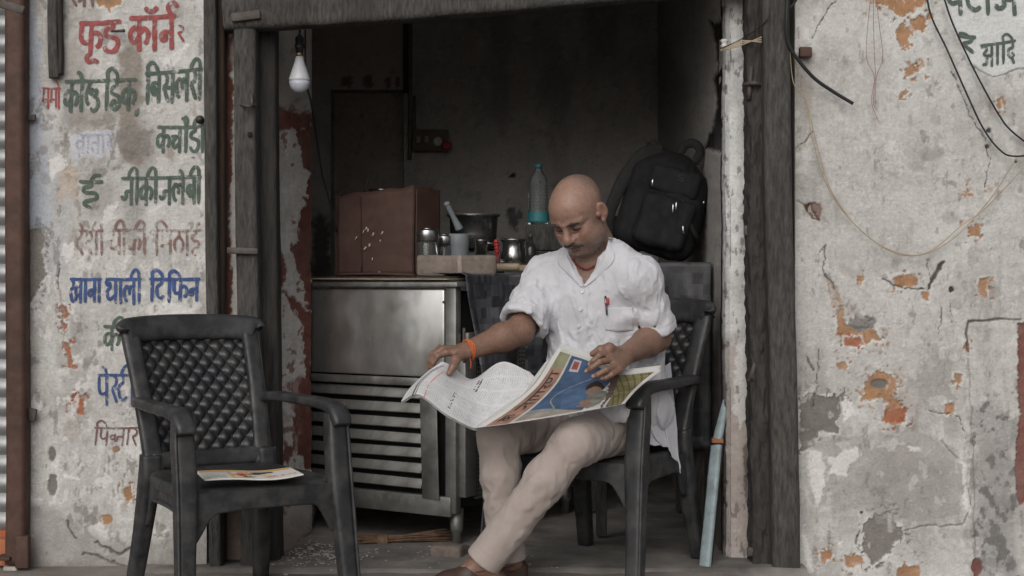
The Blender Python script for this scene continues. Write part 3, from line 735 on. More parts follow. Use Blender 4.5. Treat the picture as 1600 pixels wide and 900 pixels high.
def niche_face(x, y):
    s = Skin(x, y, (.40, .355, .325)); s.put(s.noise(20, .6, .7, 7), (.13, .12, .112), 0, .1, .4)
    s.put(smooth(120, 150, y) * smooth(260, 170, y) * .0, (.05, .05, .05)); return s
def rside_face(x, y):
    s = Skin(x, y, (.38, .36, .345))
    s.put(s.noise(40, .55, .7, 29), (.3, .28, .27), 0, .1, .35)
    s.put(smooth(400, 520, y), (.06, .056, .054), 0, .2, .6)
    s.put(poly_m(x, y, [(1106, 30), (1118, 38), (1145, 10), (1145, 250), (1118, 236), (1101, 232), (1106, 214), (1114, 190), (1119, 160), (1112, 126), (1120, 108), (1114, 60)], 2, 9, 1), (.012, .011, .011), -.008, .2)
    return s
YB = 2.6
NX0, NX1, NZ = P(517, 0, 7.5)[0], P(631, 0, 7.5)[0], P(0, 140, 7.5)[2]
bw = thing('inner_back_wall', 'sooty back wall of the shop with a shallow niche', 'wall')
sheet_plan([(-1.30, YB), (NX0, YB)], 0, 2.9, back_face, .012, .012, parent=bw)
sheet_plan([(NX1, YB), (.78, YB)], 0, 2.9, back_face, .012, .012, parent=bw)
sheet_plan([(NX0, YB), (NX1, YB)], NZ, 2.9, back_face, .012, .012, parent=bw)
sheet_plan([(NX0, YB), (NX0 + .002, YB + .14), (NX1 - .002, YB + .14), (NX1, YB)], 0, NZ + .01, niche_face, .012, .012, parent=bw, name='niche')
mk('niche_head', [(NX0, YB, NZ), (NX1, YB, NZ), (NX1, YB + .15, NZ), (NX0, YB + .15, NZ)], [(0, 1, 2, 3)], M['inwall'], bw)
sw = thing('inner_side_wall', 'dim inner wall with a ragged black patch behind the white jamb', 'wall')
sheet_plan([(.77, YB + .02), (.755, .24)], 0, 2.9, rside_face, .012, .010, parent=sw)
lsw = thing('inner_side_wall', 'dark inner wall on the far left of the shop', 'wall')
mk('plaster', [(-1.29, .6, 0), (-1.29, 2.62, 0), (-1.29, 2.62, 2.9), (-1.29, .6, 2.9)], [(0, 1, 2, 3)], M['inwall'], lsw)
struct('ceiling', *box((-.2, 1.5, 2.95), (2.6, 2.7, .1), 0), M['inwall'], smooth_=False)
mk('masonry', *box((-.26, YB + .3, 1.46), (2.5, .2, 2.94), 0), M['inwall'], bw, smooth_=False)
mk('masonry', *box((-1.40, 1.5, 1.46), (.2, 2.6, 2.94), 0), M['inwall'], lsw, smooth_=False)
mk('masonry', *box((.90, 1.62, 1.46), (.2, 2.5, 2.94), 0), M['inwall'], sw, smooth_=False)
jl = thing('plaster_jamb', 'pink and white plaster jamb flaking to brick red beside the cabinet', 'jamb')
sheet_plan([(-.99, .14), (-.850, .140), (-.838, .146), (-.832, .16), (-.775, .56), (-.772, .59), (-.785, .602), (-1.3, .61)], -.02, 2.9, col_left, .0045, .0055, parent=jl)
mk('masonry', [(-1.1, .2, 0), (-.86, .2, 0), (-.80, .59, 0), (-1.3, .59, 0), (-1.1, .2, 2.9), (-.86, .2, 2.9), (-.80, .59, 2.9), (-1.3, .59, 2.9)], [(0, 1, 5, 4), (1, 2, 6, 5), (2, 3, 7, 6), (3, 0, 4, 7)], M['inwall'], jl, smooth_=False)
jr = thing('plaster_jamb', 'narrow whitewashed jamb turning beige near the floor by the rough right post', 'jamb')
sheet_plan([(.762, .26), (.751, .16), (.754, .125), (.768, .106), (.79, .10), (.92, .10)], -.02, 2.9, col_right, .0035, .005, parent=jr)
mk('masonry', *box((.865, .235, 1.45), (.2, .24, 2.9), 0), M['inwall'], jr, smooth_=False)

# strip of red and white plaster between the boards on the left
def strip_face(x, y):
    s = Skin(x, y, (.52, .50, .485)); s.put(poly_m(x, y, [(346, -10), (358, -10), (360, 120), (366, 132), (362, 260), (358, 330), (362, 470), (358, 500), (346, 500)], 5, 9), (.155, .06, .045), -.004, .3)
    s.put(poly_m(x, y, [(346, 20), (370, 30), (368, 110), (346, 110)], 8, 9, 4), (.22, .13, .11), 0, .3, .7); s.put(smooth(500, 760, y), (.22, .15, .12), 0, .3, .8); return s
sheet_plan([(P(346, 0, 4.97)[0], .075), (P(384, 0, 4.97)[0], .075)], -.02, 2.2, strip_face, .0035, .005, parent=jl, name='flaking_edge')

# ------------------------------------------------------------------ door frame of old timber
def post(name, label, pts, w, dep, m, yoff, seed, n=28, mm=150, rough=.004, cat='post', parent=None, ns=(55, 55, 5)):
    path = [(*P(px, py, DW + yoff)[[0]], yoff, P(px, py, DW + yoff)[2]) for px, py in pts]
    V, F = sweep(path, w, dep, up=(0, 1, 0), n=n, ex=7, m=mm, noise=rough, nscale=ns, seed=seed)
    if parent is None:
        o = thing(name, label, cat, path[-1]); mk('timber', V, F, M[m], o, world=True); return o
    return mk(name, V, F, M[m], parent)
lf = post('door_post', 'grey weathered timber post at the left side of the doorway', [(384, -60), (387, 300), (392, 600), (396, 885)], .077, .09, 'wood_grey', .005, 3)
mk('rebate', *sweep([(*P(417, y, 5.0)[[0]] + k, .10, P(417, y, 5.0)[2]) for y, k in ((-60, 0), (300, .006), (600, .014), (880, .02))], .07, .1, up=(0, 1, 0), n=28, ex=7, m=130, noise=.004, nscale=(45, 45, 7), seed=12), M['wood_dark'], lf, world=True)
rf = post('door_post', 'grey smooth timber plank at the right side of the doorway', [(1209, -60), (1214, 300), (1222, 600), (1227, 898)], .094, .085, 'wood_grey', -.035, 31, rough=.003)
rr = post('door_post', 'dark deeply cracked timber post between white jamb and grey plank', [(1178, -60), (1180, 300), (1184, 600), (1190, 895)], [.066, .06, .066, .078], .10, 'wood_dark', .03, 47, n=60, mm=420, rough=.016, ns=(70, 70, 20))
bl = thing('lintel_beam', 'heavy grey timber lintel sagging across the top of the doorway', 'beam', P(405, 30, 4.9))
V, F = sweep([P(352, 24, 4.9), P(600, 8, 4.9), P(900, -17, 4.9), P(1230, -45, 4.9)], .10, [.118, .125, .125, .12], up=(0, 0, 1), n=36, ex=7, m=260, noise=.006, nscale=(6, 45, 45), seed=5)
mk('timber', V, F, M['wood_grey'], bl, world=True)
pl = post('door_board', 'narrow grey board standing at the right end of the painted menu', [(329, -60), (331, 300), (335, 600), (338, 890)], .042, .05, 'wood_grey', -.022, 61, cat='board', rough=.002)
mk('dark_board', *sweep([(*P(346, y, 4.94)[[0]], .03, P(346, y, 4.94)[2]) for y in (-60, 300, 890)], .034, .05, up=(0, 1, 0), n=16, ex=7, m=60, noise=.002, nscale=(40, 40, 4)), M['wood_brown'], pl, world=True)
# ironwork on the posts
def strap(parent, px, py, w, h, d, name='hinge_strap', a=0):
    c = P(px, py, d); V, F = box((0, 0, 0), (w, .012, h), .003); V = rotax(V, (0, 1, 0), a) + c
    mk(name, V, F, M['iron'], parent, world=True)
strap(lf, 379, 392, .105, .022, 4.845, a=.03); strap(lf, 384, 25, .10, .03, 4.84, a=-.12)
mk('staple', *tube([P(376, 163, 4.86), P(388, 166, 4.83), P(400, 164, 4.86)], .005, m=12), M['iron'], lf, world=True)
mk('bolt_pin', *tube([P(393, 146, 4.85), P(394, 166, 4.84)], .006, m=4), M['iron'], lf, world=True)
mk('bolt_hole', *box(P(390, 210, 4.852), (.014, .01, .016), .002), M['dark'], lf, world=True)
strap(rr, 1178, 360, .07, .034, 4.90); strap(rr, 1186, 862, .085, .03, 4.895)
mk('ring', *tube([P(1162, 133, 4.9), P(1178, 130, 4.86), P(1192, 133, 4.88)], .008, m=10), M['iron'], rr, world=True)
mk('bolt_pin', *tube([P(1174, 104, 4.885), P(1170, 156, 4.885)], .009, m=6), M['iron'], rr, world=True)
mk('latch', *sweep([P(1184, 558, 4.89), P(1176, 580, 4.88), P(1175, 596, 4.89)], [.016, .014, .034], .01, up=(0, 1, 0), n=12, ex=3, m=10), M['iron'], rr, world=True)
mk('latch_hole', *box(P(1175, 593, 4.872), (.009, .01, .009), .002), M['dark'], rr, world=True)

# old batten, nail and hooks on the painted wall
bt = thing('wood_batten', 'short weathered batten fixed upright on the menu wall', 'batten', P(85, 120, 4.88))
mk('batten', *sweep([P(82, -40, 4.88), P(83, 60, 4.88), P(85, 122, 4.88)], .034, .02, up=(0, 1, 0), n=20, ex=6, m=60, noise=.003, nscale=(60, 60, 8)), M['wood_grey'], bt, world=True)
mk('batten_edge', *sweep([P(93, -40, 4.875), P(95, 60, 4.875), P(95, 116, 4.875)], .014, .024, up=(0, 1, 0), n=14, ex=5, m=50, noise=.003, nscale=(60, 60, 8), seed=9), M['wood_dark'], bt, world=True)
nl = tag(mk('nail', *tube([P(174, 49, 4.885), P(194, 48, 4.86)], [.004, .006], m=3), M['iron']), 'bent iron nail sticking out of the red painted word', 'nail')
hk = mk('iron_knob', *join([lathe([(.0, 0), (.013, 0), (.015, .006), (.008, .012), (.008, .02), (.0, .021)], n=14)]), M['iron'], lw)
hk.location = P(313, 187, 4.89); hk.rotation_euler = (R(90), 0, 0)

# shutter of the next shop and its rusty channel post
ru = thing('shutter_post', 'rust brown steel channel post between the shutter and painted wall', 'post', P(27, 885, 4.86))
mk('channel', *sweep([P(27, -60, 4.86), P(27, 300, 4.86), P(29, 700, 4.86), P(27, 880, 4.86)], .066, .07, up=(0, 1, 0), n=20, ex=9, m=60, noise=.001, nscale=(20, 20, 5)), M['rust'], ru, world=True)
strap(ru, 49, 184, .032, .022, 4.875, 'lug'); strap(ru, 49, 648, .034, .044, 4.87, 'lug', .2)
mk('foot_bracket', *join([box(P(36, 862, 4.83), (.045, .03, .11), .003), box(P(10, 870, 4.85), (.05, .08, .012), .002)]), M['rust'], ru, world=True)
strap(ru, 16, 10, .1, .03, 4.83, 'guide_plate', .3)
sh = thing('roller_shutter', 'silver rolling shutter of slats at the left edge', 'shutter', P(-60, 830, 4.95))
pitch = .0665
c = math.pi * np.linspace(0, 1, 9)
prof = np.stack([-.016 * np.sin(c) ** .8, pitch * np.linspace(0, 1, 9)], 1)
xsl = np.array([-2.9, -1.705])
Vs = np.array([(x, a, b) for x in xsl for a, b in prof]); Fs = grid_faces(2, 9)
s0 = None
for k in range(28):
    if s0 is None:
        s0 = mk('slat', Vs, Fs, M['shutter'], sh); o = s0
    else:
        o = s0.copy(); COL.objects.link(o)
    o.location = (-P(-60, 830, 4.95)[0], .0, k * pitch)
mk('bottom_rail', *box(P(-140, 838, 4.95), (1.0, .03, .045), .003), mat('orange_rust', (.34, .1, .04), .8, var=.3), sh, world=True)
bb = thing('brick_stub', 'broken orange brick lying below the shutter', 'brick', P(4, 872, 4.88))
mk('brick', *box(P(2, 862, 4.9), (.06, .05, .09), .006, rough=.004, sub=1), mat('orange_brick', (.38, .14, .07), .9, var=.3, bump=.4), bb, world=True)
mk('lump', *box(P(18, 888, 4.85), (.05, .04, .02), .008, rough=.005, sub=1), M['chip'], bb, world=True)

# ------------------------------------------------------------------ painted words: brush strokes laid on the plaster
G = {  # strokes of each letter, x right, y down from the head line (0) to the foot (1)
 'aa': (.32, [[(.16, 0), (.16, 1)]]),
 'ka': (.80, [[(.40, 0), (.40, 1)], [(.40, .42), (.26, .28), (.08, .42), (.10, .68), (.26, .72), (.40, .50)], [(.40, .46), (.58, .32), (.72, .44), (.70, .66), (.60, .78)]]),
 'pha': (.84, [[(.44, 0), (.44, 1)], [(.10, 0), (.10, .46), (.22, .62), (.44, .56)], [(.44, .42), (.60, .30), (.76, .42), (.74, .68), (.62, .78)]]),
 'pa': (.62, [[(.46, 0), (.46, 1)], [(.10, 0), (.10, .42), (.22, .60), (.46, .54)]]),
 'da': (.62, [[(.34, 0), (.34, .16), (.14, .24), (.12, .42), (.34, .48), (.52, .56), (.54, .76), (.38, .94), (.16, .90), (.10, .76)]]),
 'na': (.64, [[(.48, 0), (.48, 1)], [(.48, .46), (.22, .46), (.10, .56), (.14, .70), (.26, .66), (.24, .48)]]),
 'la': (.80, [[(.66, 0), (.66, 1)], [(.66, .44), (.52, .26), (.40, .40), (.40, .62)], [(.40, .42), (.24, .26), (.08, .44), (.12, .72), (.26, .88)]]),
 'ba': (.62, [[(.48, 0), (.48, 1)], [(.48, .34), (.20, .30), (.08, .48), (.22, .68), (.48, .58)], [(.16, .38), (.40, .60)]]),
 'va': (.62, [[(.48, 0), (.48, 1)], [(.48, .34), (.20, .30), (.08, .48), (.22, .68), (.48, .58)]]),
 'sa': (.74, [[(.60, 0), (.60, 1)], [(.14, 0), (.30, .14), (.26, .36), (.06, .46)], [(.10, .46), (.40, .96)], [(.22, .48), (.60, .48)]]),
 'ra': (.42, [[(.10, 0), (.30, .14), (.26, .36), (.06, .46)], [(.08, .46), (.36, .98)]]),
 'cha': (.68, [[(.52, 0), (.52, 1)], [(.04, .36), (.34, .36), (.14, .56), (.24, .78), (.52, .60)]]),
 'ja': (.80, [[(.64, 0), (.64, 1)], [(.64, .48), (.34, .48), (.34, .66), (.18, .76), (.06, .62)]]),
 'dda': (.56, [[(.36, 0), (.36, .22), (.14, .32), (.12, .58), (.28, .68), (.42, .56), (.30, .44)], [(.30, .68), (.46, .98)]]),
 'ha': (.58, [[(.32, 0), (.32, .18), (.12, .26), (.16, .42), (.42, .44), (.46, .60), (.20, .68), (.14, .84), (.36, .98)]]),
 'gha': (.74, [[(.60, 0), (.60, 1)], [(.10, .04), (.28, .16), (.14, .30), (.12, .38), (.28, .42)], [(.14, .40), (.10, .66), (.30, .76), (.60, .58)]]),
 'ma': (.70, [[(.56, 0), (.56, 1)], [(.14, 0), (.14, .64), (.06, .56), (.20, .54), (.56, .54)]]),
 'tha': (.58, [[(.30, 0), (.30, .22), (.08, .40), (.10, .70), (.30, .84), (.50, .70), (.50, .42), (.30, .22)]]),
 'ii': (.64, [[(.32, 0), (.32, .14), (.12, .24), (.18, .40), (.44, .44), (.46, .64), (.20, .74), (.16, .86), (.34, 1.0)], [(.32, 0), (.40, -.22), (.58, -.26)]]),
 'kha': (.98, [[(.12, 0), (.30, .14), (.26, .34), (.06, .44)], [(.08, .46), (.22, .88), (.44, .84), (.52, .64)], [(.80, 0), (.80, 1)], [(.80, .34), (.56, .30), (.46, .48), (.58, .68), (.80, .58)]]),
 'thaa': (.78, [[(.64, 0), (.64, 1)], [(.20, .06), (.06, .14), (.16, .28), (.28, .16), (.30, .34), (.12, .48), (.16, .74), (.34, .80), (.64, .60)]]),
 'ta': (.54, [[(.32, 0), (.32, .20), (.10, .36), (.12, .70), (.30, .84), (.48, .74)]]),
 'sha': (.78, [[(.64, 0), (.64, 1)], [(.08, .30), (.16, .10), (.36, .14), (.34, .38), (.12, .50), (.40, .96)]]),
 'ta2': (.60, [[(.48, 0), (.48, 1)], [(.48, .42), (.22, .42), (.10, .62), (.22, .92)]]),
 'na2': (.86, [[(.10, 0), (.10, .44), (.24, .56), (.38, .44), (.38, 0)], [(.68, 0), (.68, 1)]]),
 'ga': (.62, [[(.14, 0), (.14, .70), (.04, .80)], [(.46, 0), (.46, 1)]]),
 'a': (.86, [[(.06, .12), (.24, .04), (.36, .20), (.20, .40), (.38, .52), (.34, .84), (.10, .88)], [(.36, .46), (.66, .46)], [(.66, 0), (.66, 1)]]),
 'i_': (.34, [[(.18, 1), (.18, 0), (.16, -.26), (.40, -.38), (.66, -.20), (.72, 0)]]),
 'i': (.32, [[(.16, 1), (.16, 0), (.10, -.28), (-.10, -.34), (-.30, -.16), (-.34, 0)]]),
 'e': (0, [[(-.16, 0), (-.26, -.20), (-.42, -.26)]]),
 'o': (.32, [[(.16, 0), (.16, 1)], [(.16, 0), (.04, -.24), (-.16, -.30)]]),
 'au': (.32, [[(.16, 0), (.16, 1)], [(.16, 0), (.06, -.26), (-.12, -.34)], [(.16, 0), (.22, -.26), (.06, -.42)]]),
 'aw': (.32, [[(.16, 0), (.16, 1)], [(-.20, -.30), (-.04, -.18), (.14, -.20), (.26, -.32)]]),
 'u': (0, [[(-.34, .98), (-.50, 1.10), (-.44, 1.26), (-.24, 1.22), (-.10, 1.30)]]),
 'r': (0, [[(-.16, 0), (-.30, -.26), (-.10, -.40), (.06, -.26)]]),
 'rr': (0, [[(-.40, .62), (-.58, .86)], [(-.40, .62), (-.22, .84)]]),
 'ld': (1.0, [[(.30, 0), (.16, .22), (.06, .48), (.20, .80)], [(.30, .40), (.20, .24)], [(.44, .34), (.34, .26), (.30, .48)], [(.44, .34), (.62, .30), (.62, .44), (.44, .50), (.66, .56), (.72, .80), (.52, .98), (.34, .86)]]),
 'st': (.86, [[(.12, 0), (.28, .14), (.24, .34), (.06, .44)], [(.08, .46), (.30, .92)], [(.20, .46), (.44, .46)], [(.60, 0), (.60, .24), (.42, .38), (.42, .70), (.60, .84), (.76, .72)]]),
 'jj': (.92, [[(.30, .44), (.12, .40), (.08, .60), (.30, .62)], [(.30, .30), (.30, .70)], [(.78, 0), (.78, 1)], [(.78, .48), (.48, .48), (.44, .66), (.30, .76)]]),
 'ngs': (0, [[(-.20, -.30), (-.20, -.26)]]), 'sp': (.4, []), 'com': (.3, [[(.1, .92), (.04, 1.2)]]), 'dot': (0, [[(-.35, 1.14), (-.35, 1.2)]]),
 'shr': (.9, [[(.08, .30), (.2, .08), (.38, .16), (.3, .40), (.1, .5), (.36, .98)], [(.70, 0), (.70, 1)], [(.7, .5), (.42, .8)]]),
}
def brush(strokes, w, hfun, surf, lift=.0028):
    """ribbons of paint following the relief; strokes in photo units"""
    V = []; F = []; n0 = 0
    for s in strokes:
        s = np.asarray(s, float)
        L = np.linalg.norm(np.diff(s, axis=0), axis=1).sum(); m = max(4, int(L / 1.6))
        p = catmull(s, m); t = np.gradient(p, axis=0); t /= np.linalg.norm(t, axis=1)[:, None] + 1e-9
        nrm = np.stack([-t[:, 1], t[:, 0]], 1); q = np.linspace(0, 1, m)
        ww = w * (.82 + .36 * fbm2(p[:, 0] / 9 + s[0, 0], p[:, 1] / 9)) * np.clip(np.minimum(q, 1 - q) * m / 2.2 + .45, 0, 1)
        a = np.linspace(-.5, .5, 4)
        pts = p[:, None] + nrm[:, None] * (ww[:, None] * a)[..., None]
        V.append(surf(pts.reshape(-1, 2), hfun, lift)); F.append(grid_faces(m, 4) + n0); n0 += m * 4
    return np.concatenate(V), np.concatenate(F)
def wall_surf(p, hfun, lift):
    h = hfun(p[:, 0], p[:, 1]); y = -h - .004 - lift
    d = DW + y
    return np.stack([(p[:, 0] - 800) * DW / FPX, y, EYE - (p[:, 1] - HORIZ) * DW / FPX], 1)
def layout(letters, x0, x1, yt, yb, slant=0, head=True, dy=0):
    tot = sum(G[l][0] for l in letters); u = (x1 - x0) / tot; hgt = yb - yt; out = []; x = x0; run = None
    for l in letters:
        adv, st = G[l]
        jx, jy = random.uniform(-.6, .6), random.uniform(-1, 1)
        for s in st:
            out.append([(x + a * u + jx - slant * b * hgt, yt + b * hgt + jy + dy * (x - x0) / (x1 - x0)) for a, b in s])
        if l == 'sp' or l == 'com':
            if run: out.append([(run[0], run[1]), (x, run[1] + dy * (x - x0) / (x1 - x0))]); run = None
        elif head and adv > 0 and run is None: run = (x, yt + dy * (x - x0) / (x1 - x0))
        x += adv * u
    if run and head: out.append([(run[0], run[1]), ((run[0] + x) / 2, run[1] + dy * .5 + .8), (x, yt + dy)])
    return out
lh = lambda x, y: left_face(x, y).h
rh = lambda x, y: right_face(x, y).h
def word(letters, x0, x1, yt, yb, m, w, parent, label, slant=0, dy=0, head=True, drop=()):
    st = layout(letters, x0, x1, yt, yb, slant, head, dy)
    V, F = brush(st, w, lh if parent is lw else rh, wall_surf)
    mk('painted_word', V, F, M['paint_' + m], parent, label=label)
word(['shr', 'i'], 108, 150, -26, 12, 'brownp', 5, lw, 'dark red word cut off at the top')
word(['pha', 'u', 'da'], 124, 190, 37, 86, 'redp', 7.5, lw, 'red word beside the nail', .04, -3)
word(['ka', 'aw', 'na', 'r'], 202, 276, 29, 82, 'redp', 7.5, lw, 'bright red word', .0, -4)
word(['ra'], 276, 290, 40, 66, 'redp', 4, lw, 'small red letter', head=False)
word(['ma', 'ma', 'o'], 66, 96, 138, 172, 'redp', 3, lw, 'tiny faded red word')
word(['ka', 'o', 'ld', 'i_', 'da', 'rr', 'ka', 'com'], 102, 224, 128, 176, 'green', 6, lw, 'dark green word over the brown stain', .05, -3)
word(['i_', 'ba', 'sa', 'la', 'ra', 'i'], 227, 318, 116, 164, 'green', 6, lw, 'dark green word at the board', .03, -8)
word(['ka', 'cha', 'au', 'da', 'dot', 'i'], 246, 322, 199, 240, 'green', 5.5, lw, 'green word over white patch', .02, -1)
word(['va', 'aa', 'ta2', 'aa', 'ra'], 118, 176, 210, 240, 'paleblue', 3.5, lw, 'pale blue word nearly rubbed out')
word(['ii'], 124, 162, 284, 325, 'green', 6, lw, 'broken green letters', .02)
word(['ja', 'i', 'ka', 'i', 'ja', 'la', 'e', 'ba', 'i'], 190, 316, 279, 322, 'green', 5.5, lw, 'green word above the brown line', .02, -3)
word(['dda', 'e', 'sha', 'i'], 118, 164, 360, 400, 'maroon', 4.5, lw, 'faded maroon word')
word(['gha', 'i', 'ka', 'i'], 170, 230, 359, 399, 'maroon', 5, lw, 'faded maroon middle word')
word(['i_', 'ma', 'tha', 'aa', 'ii'], 240, 316, 360, 400, 'maroon', 4.5, lw, 'faded maroon last word')
word(['kha', 'aa', 'na', 'aa'], 110, 160, 436, 474, 'blue', 5, lw, 'blue word', .02, 0)
word(['thaa', 'aa', 'la', 'i'], 166, 222, 436, 476, 'blue', 5, lw, 'blue middle word', .0, 0)
word(['i_', 'ta', 'i_', 'pha', 'na'], 234, 314, 436, 472, 'blue', 5.5, lw, 'bright blue word', .03, 0)
word(['ka', 'i'], 162, 200, 510, 549, 'green', 5, lw, 'green word beside the chair')
word(['pa', 'e', 'st', 'i', 'com'], 153, 222, 586, 634, 'blue', 4.5, lw, 'blue word beside the chair')
word(['i_', 'pa', 'jj', 'aa', 'ra'], 148, 218, 668, 696, 'brownp', 3, lw, 'thin brown word by the armrest', .12)
word(['pa', 'e', 'e', 'ta', 'i', 'ja'], 1474, 1590, -24, 24, 'green', 7, rw, 'big green word cut off at the top edge', -.05, 2)
word(['ra', 'e'], 1496, 1524, 56, 84, 'green', 6, rw, 'green letter under the wire', 0, 3)
word(['a', 'aa', 'i_', 'dda'], 1530, 1586, 72, 106, 'green', 4.5, rw, 'small green word at the panel foot', 0, -8)
# ================================================================== moulded plastic chairs
def chair(label, loc, rz, scale):
    t = thing('plastic_chair', label, 'chair', loc, rz, 'black plastic chairs', scale)
    SH = .385
    # seat: dished top with rolled edges
    n, rings = 64, [(.0, -.012), (.3, -.011), (.6, -.007), (.85, -.001), (.95, .002), (1.0, -.004), (1.015, -.018), (1.0, -.032)]
    a = np.linspace(0, 2 * math.pi, n, endpoint=False); ex = 5
    r = (np.abs(np.cos(a)) ** ex + np.abs(np.sin(a)) ** ex) ** (-1 / ex)
    V = []
    for s, z in rings:
        x = r * np.cos(a) * .232 * s; y = r * np.sin(a) * .225 * s - .01
        zz = SH + z - .018 * smooth(-.15, -.24, y) + .008 * smooth(.05, .2, y)
        x = x * (1 - .10 * (y + .01) / .225 * .8)
        V.append(np.stack([x, y, zz], 1))
    V = np.concatenate(V); F = grid_faces(len(rings), n, True)[:, ::-1]
    mk('seat', V, F, M['plastic'], t)
    # aprons with their arched lower edge
    def apron(path, nm, top, mid, end):
        p = catmull(path, 31); u = np.linspace(-1, 1, 31)
        zb = np.where(np.abs(u) < .62, mid - .012 * u * u, mid - .012 * u * u - (mid - end) * smooth(.62, 1, np.abs(u)) ** 1.4)
        V = np.stack([np.stack([p[:, 0], p[:, 1], p[:, 2] * 0 + top + (zb - top) * k], 1) for k in np.linspace(0, 1, 5)], 1).reshape(-1, 3)
        V, F = solid(V, grid_faces(31, 5), .012)
        mk(nm, V, F, M['plastic'], t, auto=40)
        # rolled lip along the arch
        V, F = sweep(np.stack([p[:, 0], p[:, 1] - (.003 if nm == 'front_apron' else 0), zb], 1), .018, .012, up=(0, 0, 1), n=8, ex=2.5)
        mk('apron_lip', V, F, M['plastic'], t)
    apron([(-.232, -.226, 0), (-.12, -.240, 0), (0, -.245, 0), (.12, -.240, 0), (.232, -.226, 0)], 'front_apron', SH - .012, SH - .062, SH - .15)
    for s in (-1, 1): apron([(s * .238, -.20, 0), (s * .222, 0, 0), (s * .205, .19, 0)], 'side_apron', SH - .02, SH - .07, SH - .15)
    for s in (-1, 1):
        # front leg rising to the arm: wide angle section with a raised outer edge
        mk('front_leg', *sweep([(s * .262, -.272, 0), (s * .252, -.245, .2), (s * .243, -.222, SH), (s * .243, -.205, .5), (s * .243, -.198, .578)], [.050, .056, .066, .064, .058], [.046, .05, .056, .058, .05], up=(0, 1, 0), n=20, ex=6, m=30), M['plastic'], t)
        mk('leg_rib', *sweep([(s * .286, -.292, 0), (s * .280, -.270, .2), (s * .275, -.248, SH), (s * .274, -.231, .5), (s * .272, -.222, .572)], .010, .012, up=(0, 1, 0), n=8, ex=3, m=24), M['plastic'], t)
        mk('rear_leg', *sweep([(s * .218, .292, 0), (s * .205, .245, .18), (s * .195, .205, .36), (s * .194, .198, .44)], [.046, .052, .064, .06], [.05, .055, .06, .05], up=(0, 1, 0), n=18, ex=6, m=24), M['plastic'], t)
        mk('armrest', *sweep([(s * .204, .278, .598), (s * .232, .17, .606), (s * .246, .0, .604), (s * .246, -.13, .602), (s * .247, -.195, .594), (s * .247, -.232, .566), (s * .247, -.243, .545)], [.045, .05, .056, .062, .064, .062, .056], [.034, .032, .032, .034, .038, .036, .03], up=[(0, 0, 1), (0, 0, 1), (0, 0, 1), (0, -.1, 1), (0, -.5, .8), (0, -1, .3), (0, -1, 0)], n=20, ex=4, m=40), M['plastic'], t)
        mk('stile', *sweep([(s * .182, .188, .385), (s * .188, .226, .5), (s * .197, .282, .65), (s * .205, .350, .80), (s * .203, .364, .835)], [.062, .058, .054, .056, .05], .03, up=(0, -1, .25), n=18, ex=5, m=30), M['plastic'], t)
    # top rail, lower rail
    mk('top_rail', *sweep([(-.229, .346, .812), (-.216, .354, .822), (-.12, .382, .828), (0, .390, .830), (.12, .382, .828), (.216, .354, .822), (.229, .346, .812)], [.018, .04, .042, .042, .042, .04, .018], [.05, .082, .086, .086, .086, .082, .05], up=(0, .28, 1), n=24, ex=3.2, m=50), M['plastic'], t)
    mk('lower_rail', *sweep([(-.19, .196, .418), (0, .215, .416), (.19, .196, .418)], .03, .056, up=(0, .25, 1), n=16, ex=5, m=20), M['plastic'], t)
    # quilted back panel: rows of soft diamonds drawn in at the buttons
    nu, nv = 190, 210
    u = np.linspace(-1, 1, nu)[:, None]; v = np.linspace(0, 1, nv)[None]
    hw = .165 + .020 * v
    x = u * hw; z = .435 + .365 * v + 0 * u; y = .212 + .110 * v + .050 * v * v + .022 * (1 - u * u)
    A = x / .0235 + z / .0265; B = x / .0235 - z / .0265
    q = np.abs(np.sin(math.pi * A / 1.0 * .5) * np.sin(math.pi * B / 1.0 * .5))
    fr = smooth(0, .04, 1 - np.abs(u)) * smooth(0, .02, v) * smooth(1, .98, v)
    y = y - .0125 * q ** .6 * fr
    V = np.stack([x + 0 * v, y, z], -1).reshape(-1, 3)
    V, F = solid(V, grid_faces(nu, nv)[:, ::-1], -.004)
    panel = mk('quilted_panel', V, F, M['plastic_quilt'], t)
    # buttons where the seams cross
    bv, bf = lathe([(0, 0), (.0032, 0), (.003, .002), (0, .003)], n=8); bv = rotax(bv, (1, 0, 0), R(90)); parts = []
    for i in range(-10, 11):
        for j in range(0, 60):
            if (i + j) % 2: continue
            X, Z = i * .0235, j * .0265
            vv = (Z - .435) / .365
            if not .02 < vv < .98: continue
            uu = X / (.165 + .02 * vv)
            if abs(uu) > .93: continue
            parts.append((bv + (X, .212 + .110 * vv + .050 * vv * vv + .022 * (1 - uu * uu), Z), bf))
    mk('button', *join(parts), M['plastic'], panel, kind='stuff')
    return t
def copy_tree(o, parent=None):
    c = o.copy(); COL.objects.link(c); c.parent = parent
    for ch in [x for x in SC.objects if x.parent == o]: copy_tree(ch, c)
    return c
ch1 = chair('empty black plastic chair with quilted back and a magazine on its seat', (-.855, -.525, 0), R(34), 1.0)
ch2 = copy_tree(ch1)
ch2.location = (.305, -.03, .006); ch2.rotation_euler = (0, 0, R(-32)); ch2.scale = (1.05,) * 3
ch2['label'] = 'black plastic armchair the man in the white shirt sits on'
bpy.context.view_layer.update()

